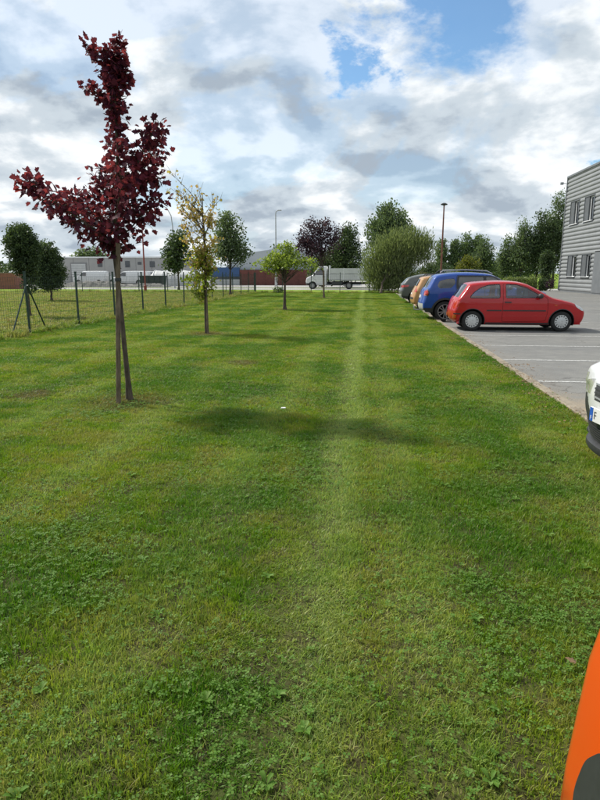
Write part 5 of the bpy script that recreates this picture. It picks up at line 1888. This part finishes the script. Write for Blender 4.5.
mats_w = {'window': ('side_window', M['dark_glass']), 'door': ('door', M['white_paint']), 'headlight': ('headlight', M['lamp_clear']), 'cladding': ('bumper_corner', M['plastic']), 'windscreen': ('windscreen', M['dark_glass']), 'rear_window': ('rear_window', M['dark_glass']), 'grille': ('grille', M['plastic']), 'lower_grille': ('lower_grille', M['gap']), 'bumper': ('bumper', M['plastic'])}
WX, WY, WA = 1.77, 4.42, R(8)
white = car('white_car', 'white car whose black-lipped nose pokes in at the right edge', (WX + 4.01 * math.cos(WA), WY + 4.01 * math.sin(WA), 0), math.pi + WA, wht_v, M['white_paint'], regs, skin_regs, mats_w, 'alloy', 'alloy', handle=[(1.5, .95)], mirror=(2.6, 1.07, M['white_paint']), cols=131)
for i in range(6):                                   # slats of the lower grille and the upper grille
    z = .392 + i * .02
    b = MB()
    rings = []
    for t in np.linspace(-.76, .76, 21):
        j = min(range(len(wht_v.P)), key=lambda q: abs(wht_v.P[q][1] - z) + (0 if wht_v.P[q][0] > 3.7 else 9))
        x = wht_v.E[j][0] + wht_v.n[j][0] * wht_v.c[j] * (1 - abs(t) ** 2.4)
        y = float(wht_v.Y(wht_v.E[j])[0]) * t
        rings.append([(x - .012, y, z - .005), (x + .004, y, z - .005), (x + .004, y, z + .005), (x - .012, y, z + .005)])
    b.loft(rings).build('slat', M['plastic'], white)
for i in range(4):
    z = .73 + i * .03
    rings = []
    tm = .55 - (.84 - z) * .9
    for t in np.linspace(-tm, tm, 17):
        j = min(range(len(wht_v.P)), key=lambda q: abs(wht_v.P[q][1] - z) + (0 if wht_v.P[q][0] > 3.6 else 9))
        x = wht_v.E[j][0] + wht_v.n[j][0] * wht_v.c[j] * (1 - abs(t) ** 2.4)
        y = float(wht_v.Y(wht_v.E[j])[0]) * t
        rings.append([(x - .01, y, z - .005), (x + .008, y, z - .005), (x + .006, y, z + .006), (x - .01, y, z + .006)])
    MB().loft(rings).build('slat', M['grey_metal'] if i in (0, 3) else M['plastic'], white)
rings = []
for t in np.linspace(-.97, .97, 41):                 # the protruding lip below the grille
    j = min(range(len(wht_v.P)), key=lambda q: abs(wht_v.P[q][1] - .34) + (0 if wht_v.P[q][0] > 3.6 else 9))
    o_ = .045 * (1 - abs(t) ** 6) + .006
    x = wht_v.E[j][0] + wht_v.n[j][0] * wht_v.c[j] * (1 - abs(t) ** 2.4)
    y = float(wht_v.Y(wht_v.E[j])[0]) * t
    rings.append([(x - .03, y, .285), (x + o_ * .7, y, .295), (x + o_, y, .325), (x + o_ * .95, y, .355), (x + o_ * .3, y, .375), (x - .03, y, .378)])
MB().loft(rings).build('lip', M['plastic'], white, True, 40)
pl = MB().box(4.012, 4.026, -.26, .26, .555, .665, .004).build('number_plate', M['plate'], white)
MB().box(4.0265, 4.028, -.257, -.212, .559, .661).build('country_band', M['plate_blue'], pl)


def text(txt, size, parent, mat, loc, rot):
    c = bpy.data.curves.new('lettering', 'FONT')
    c.body = txt
    c.size = size
    c.extrude = .0006
    c.align_x = 'LEFT'
    c.materials.append(mat)
    t = bpy.data.objects.new('lettering', c)
    col.objects.link(t)
    me = bpy.data.meshes.new_from_object(t.evaluated_get(bpy.context.evaluated_depsgraph_get()))
    bpy.data.objects.remove(t)
    me.name = 'lettering'
    o = bpy.data.objects.new('lettering', me)
    o.location = loc
    o.rotation_euler = rot
    return link(o, parent)


text('F', .083, pl, M['ink'], (4.0275, -.200, .580), (R(90), 0, R(90)))
text('F', .045, pl, M['plate'], (4.0287, -.246, .568), (R(90), 0, R(90)))

# ---- orange machine beside the photographer
om = empty('orange_machine', (.80, .55, 0), label='glossy orange machine bonnet with a dark grey side panel, bottom right corner', cat='machine')


def rrect(x0, x1, y0, y1, r, z, k=6):
    out = []
    for cx, cy, a in ((x1 - r, y1 - r, 0), (x0 + r, y1 - r, 90), (x0 + r, y0 + r, 180), (x1 - r, y0 + r, 270)):
        for j in range(k + 1):
            q = R(a + 90 * j / k)
            out.append((cx + r * math.cos(q), cy + r * math.sin(q), z))
    return out


rings = []
for z, ix, iy, r in ((.30, .03, .02, .06), (.36, .0, -.01, .07), (.50, .0, .0, .075), (.66, .008, .01, .08), (.80, .016, .022, .08), (.92, .030, .040, .085), (1.0, .052, .070, .09), (1.05, .088, .11, .10), (1.08, .14, .18, .11), (1.09, .21, .28, .08)):
    rings.append(rrect(-.30 + ix, .30 - ix, -.35, .80 - iy, r, z, 8))
bon = MB().loft(rings).build('bonnet', M['orange_paint'], om, True, 60)
pan = rnd_poly([(.665, .16), (.665, .52), (.64, .61), (.575, .69), (.3, .74), (-.32, .76), (-.32, .16)], .03, 5)
ov = lambda z: .306 - max(0, z - .5) * .055
vs = [(-ov(z), y, z) for y, z in pan] + [(ov(z), y, z) for y, z in pan]
n_ = len(pan)
MB().add(vs, [tuple(range(n_)), tuple(range(2 * n_ - 1, n_ - 1, -1))] + [(i, i + n_, (i + 1) % n_ + n_, (i + 1) % n_) for i in range(n_)]).build('side_panel', M['machine_grey'], om)
for i in range(5):
    MB().box(-.309, -.3025, .05 + i * .1, .10 + i * .1, .26, .48).build('vent', M['gap'], om)
for sd in (-1, 1):
    MB().lathe([(.02, -.04), (.055, -.03), (.06, 0), (.02, .01)], 14, 'y', (sd * .17, .82, .50)).build('headlight', M['lamp_clear'], om, True, 40)
MB().box(-.36, .36, -.95, -.2, .22, .34, .03).build('chassis', M['machine_grey'], om)
MB().box(-.5, .5, -.25, .5, .08, .2, .04).build('cutting_deck', M['orange_paint'], om)
MB().box(-.22, .22, -.85, -.45, .45, .56, .05).prism([(-.22, .5), (.22, .5), (.18, .9), (-.18, .9)], -.92, -.84).build('seat', M['plastic'], om)
MB().tube([(0, -.2, .9), (0, -.28, 1.02)], .02, 8).lathe([(.16, 1.02), (.18, 1.035), (.16, 1.05)], 18, 'z', (0, -.3, 0), True).build('steering_wheel', M['plastic'], om, True)
for (wx, wy, wr, ww) in ((-.26, .52, .17, .14), (.26, .52, .17, .14), (-.38, -.72, .24, .22), (.38, -.72, .24, .22)):
    MB().tube([(wx - ww / 2, wy, wr), (wx - ww / 2 + .02, wy, wr), (wx + ww / 2 - .02, wy, wr), (wx + ww / 2, wy, wr)], [wr * .9, wr, wr, wr * .9], 22).build('wheel', M['tyre'], om, True, 50)

# ---- white tipper truck on the road, cab to the left (local x: tail 0, nose L)
prof = [(2.22, .42), (2.30, .55), (2.32, .80), (2.26, 1.05), (2.10, 1.22), (1.80, 1.34), (1.62, 1.42), (1.28, 1.90), (1.08, 2.20), (.90, 2.32), (.5, 2.36), (.1, 2.36), (.0, 2.30), (.0, 1.6), (.0, .9), (.0, .46)]
cab_v = Vehicle(2.32, .97, prof, 1.32, 2.34, [(1.55, .36, .36)], .42, ds=.07, r_edge=.10, tumble=.16, plan=(.16, .0), archR=.44)
trk = empty('tipper_truck', (-6.2 + 7.0, 64.9, 0), math.pi, label='white drop-side tipper truck parked on the road behind the back fence', cat='truck')
cwin = rnd_poly([(.42, 1.42), (.42, 2.1), (.85, 2.1), (1.12, 1.86), (1.42, 1.45)], .05)
cdoor = rnd_poly([(.34, .55), (.34, 2.2), (.9, 2.2), (1.2, 1.9), (1.6, 1.4), (1.62, 1.2), (1.16, .9), (1.12, .55)], .05)
cab_v.flanks([('window', cwin, -.01, 0), ('door', cdoor, 0, .014), ('cladding', [(1.2, .4), (1.2, .6), (2.4, .62), (2.4, .4)], .004, 0)])
cab_v.skin([('windscreen', lambda x, z, t, y: (x > 1.0) & (x < 1.7) & (z > 1.42) & (z < 2.25) & (np.abs(t) < .9)), ('grille', lambda x, z, t, y: (x > 2.0) & (z > .75) & (z < 1.0) & (np.abs(t) < .55)), ('headlight', lambda x, z, t, y: (x > 2.0) & (z > .85) & (z < 1.08) & (np.abs(t) > .66)), ('bumper', lambda x, z, t, y: (x > 2.0) & (z < .72))], 19)
CX = 7.0 - 2.32
sh = lambda m: (m[0] + np.array([CX, 0, 0]), m[1], 0)
pcs = []
for sd in (1, -1):
    pcs.append(sh(cab_v.flank_mesh('body', sd)))
    m = cab_v.flank_mesh('seam', sd, -.006)
    m = sh(m)
    pcs.append((m[0], m[1], 1))
pcs.append(sh(cab_v.skin_mesh('body')))
join_build('cab', pcs, [M['white_paint'], M['gap']], trk)
for sd in (1, -1):
    d = join_build('door', [sh(cab_v.flank_mesh('door', sd))], [M['white_paint']], trk)
    join_build('side_window', [sh(cab_v.flank_mesh('window', sd))], [M['dark_glass']], trk)
    join_build('bumper_side', [sh(cab_v.flank_mesh('cladding', sd))], [M['plastic']], trk)
    MB().box(CX + 1.30, CX + 1.42, sd * 1.0, sd * 1.16, 1.35, 1.72, .03).build('door_mirror', M['plastic'], trk)
for k, nm, mt in (('windscreen', 'windscreen', 'dark_glass'), ('grille', 'grille', 'plastic'), ('bumper', 'bumper', 'plastic')):
    join_build(nm, [sh(cab_v.skin_mesh(k))], [M[mt]], trk)
Vv, Ff = cab_v.skin_mesh('headlight')
for sd in (1, -1):
    f = [q for q in Ff if sd * np.mean([Vv[i][1] for i in q]) > 0]
    u_ = sorted({i for q in f for i in q})
    ix_ = {i: j for j, i in enumerate(u_)}
    join_build('headlight', [(Vv[u_] + np.array([CX, 0, 0]), [[ix_[i] for i in q] for q in f], 0)], [M['lamp_clear']], trk)
MB().box(.2, CX + .3, -.45, .45, .5, .72).build('chassis', M['gap'], trk)
MB().box(.0, 4.5, -1.02, 1.02, .86, .98).build('bed', M['grey_metal'], trk)
for sd in (1, -1):
    for k in range(3):                              # drop sides in three hinged panels
        for q in range(2):
            MB().box(.06 + k * 1.48, 1.50 + k * 1.48, sd * 1.0, sd * 1.05, 1.0 + q * .57, 1.54 + q * .57, .012).build('side_board', M['white_sheet'], trk)
    for k in range(4):
        MB().box(-.0 + k * 1.48, .055 + k * 1.48, sd * .99, sd * 1.06, .98, 2.15).build('upright', M['white_frame'], trk)
MB().box(.0, .05, -.98, .98, 1.0, 2.1).build('tailboard', M['white_sheet'], trk)
MB().box(4.42, 4.52, -1.0, 1.0, 1.0, 2.42).build('headboard', M['white_frame'], trk)
for wx in (CX + 1.55 - 3.8, CX + 1.55):
    for sd in (1, -1):
        wheel(trk, wx, sd * .86, .36, .36, .24, sd, 'cap', M['dark_alloy'], 20)
MB().box(3.1, 4.2, -.95, -.6, .38, .8, .03).build('tool_box', M['plastic'], trk)
MB().box(3.1, 4.2, .6, .95, .38, .8, .03).build('tool_box', M['plastic'], trk)

# ---- white vans in the far yard
vp = [(4.75, .30), (4.86, .55), (4.86, .80), (4.72, 1.0), (4.2, 1.15), (3.95, 1.25), (3.45, 1.75), (3.25, 1.86), (2.6, 1.92), (1.2, 1.94), (.2, 1.92), (.05, 1.85), (.0, 1.6), (.0, .9), (.03, .35)]
van_v = Vehicle(4.86, .93, vp, 1.15, 1.93, [(.95, .33, .33), (3.9, .33, .33)], .30, ds=.14, r_edge=.10, tumble=.12, plan=(.16, .04), grid=.25)
vregs = [('window', rnd_poly([(2.75, 1.2), (2.75, 1.72), (3.3, 1.72), (3.78, 1.25)], .05), -.01, 0), ('door', rnd_poly([(2.68, .4), (2.68, 1.8), (3.3, 1.8), (3.86, 1.25), (3.6, .7), (3.48, .4)], .05), 0, .014)]
vskin = [('windscreen', lambda x, z, t, y: (x > 3.4) & (x < 4.0) & (z > 1.25) & (np.abs(t) < .9)), ('headlight', lambda x, z, t, y: (x > 4.5) & (z > .75) & (z < .95) & (np.abs(t) > .6)), ('bumper', lambda x, z, t, y: (x > 4.5) & (z < .6))]
vm = {'window': ('side_window', M['dark_glass']), 'door': ('door', M['white_paint']), 'windscreen': ('windscreen', M['dark_glass']), 'headlight': ('headlight', M['lamp_clear']), 'bumper': ('bumper', M['plastic'])}
for (x, y, rz, lab) in [(-36.2, 84, math.pi, 'white van parked left of the maple trunk in the far yard'), (-30.6, 84.5, math.pi, 'white van parked right of the maple trunk in the far yard'), (-40.6, 86, .9, 'white van half hidden by the far clipped round tree'), (-34.2, 88, .3, 'white van behind the others near the warehouse wall'), (-47.0, 78, .1, 'white van seen left of the clipped egg-shaped tree')]:
    car('white_van', lab, (x, y, 0), rz, van_v, M['white_paint'], vregs, vskin, vm, 'cap', 'dark_alloy', group='white vans in the far yard', seats=(), cols=13, cat='van')

# ------------------------------------------------------------------ small things on the lawn
V, Fc = leaf_cloud(np.zeros((1, 3)), .06, 'maple', np.array([[1.0, .2, 0]]), .9, .9)
me = fast_mesh('fallen_leaf', V, Fc)
me.materials.append(M['dryleaf'])
o = bpy.data.objects.new('fallen_leaf', me)
o.location = (.89, 2.3, Z0 + .045)
o.rotation_euler = (.2, -.15, 2.4)
link(o, label='single dry brown leaf lying on the grass near the orange machine', cat='leaf')
MB().prism([(-.03, 0), (.03, .004), (.028, .012), (-.02, .010)], -.02, .025).build('paper_scrap', M['plate'], None, loc=(-.93, 6.93, Z0 + .03), label='tiny white scrap of paper on the lawn', cat='litter')
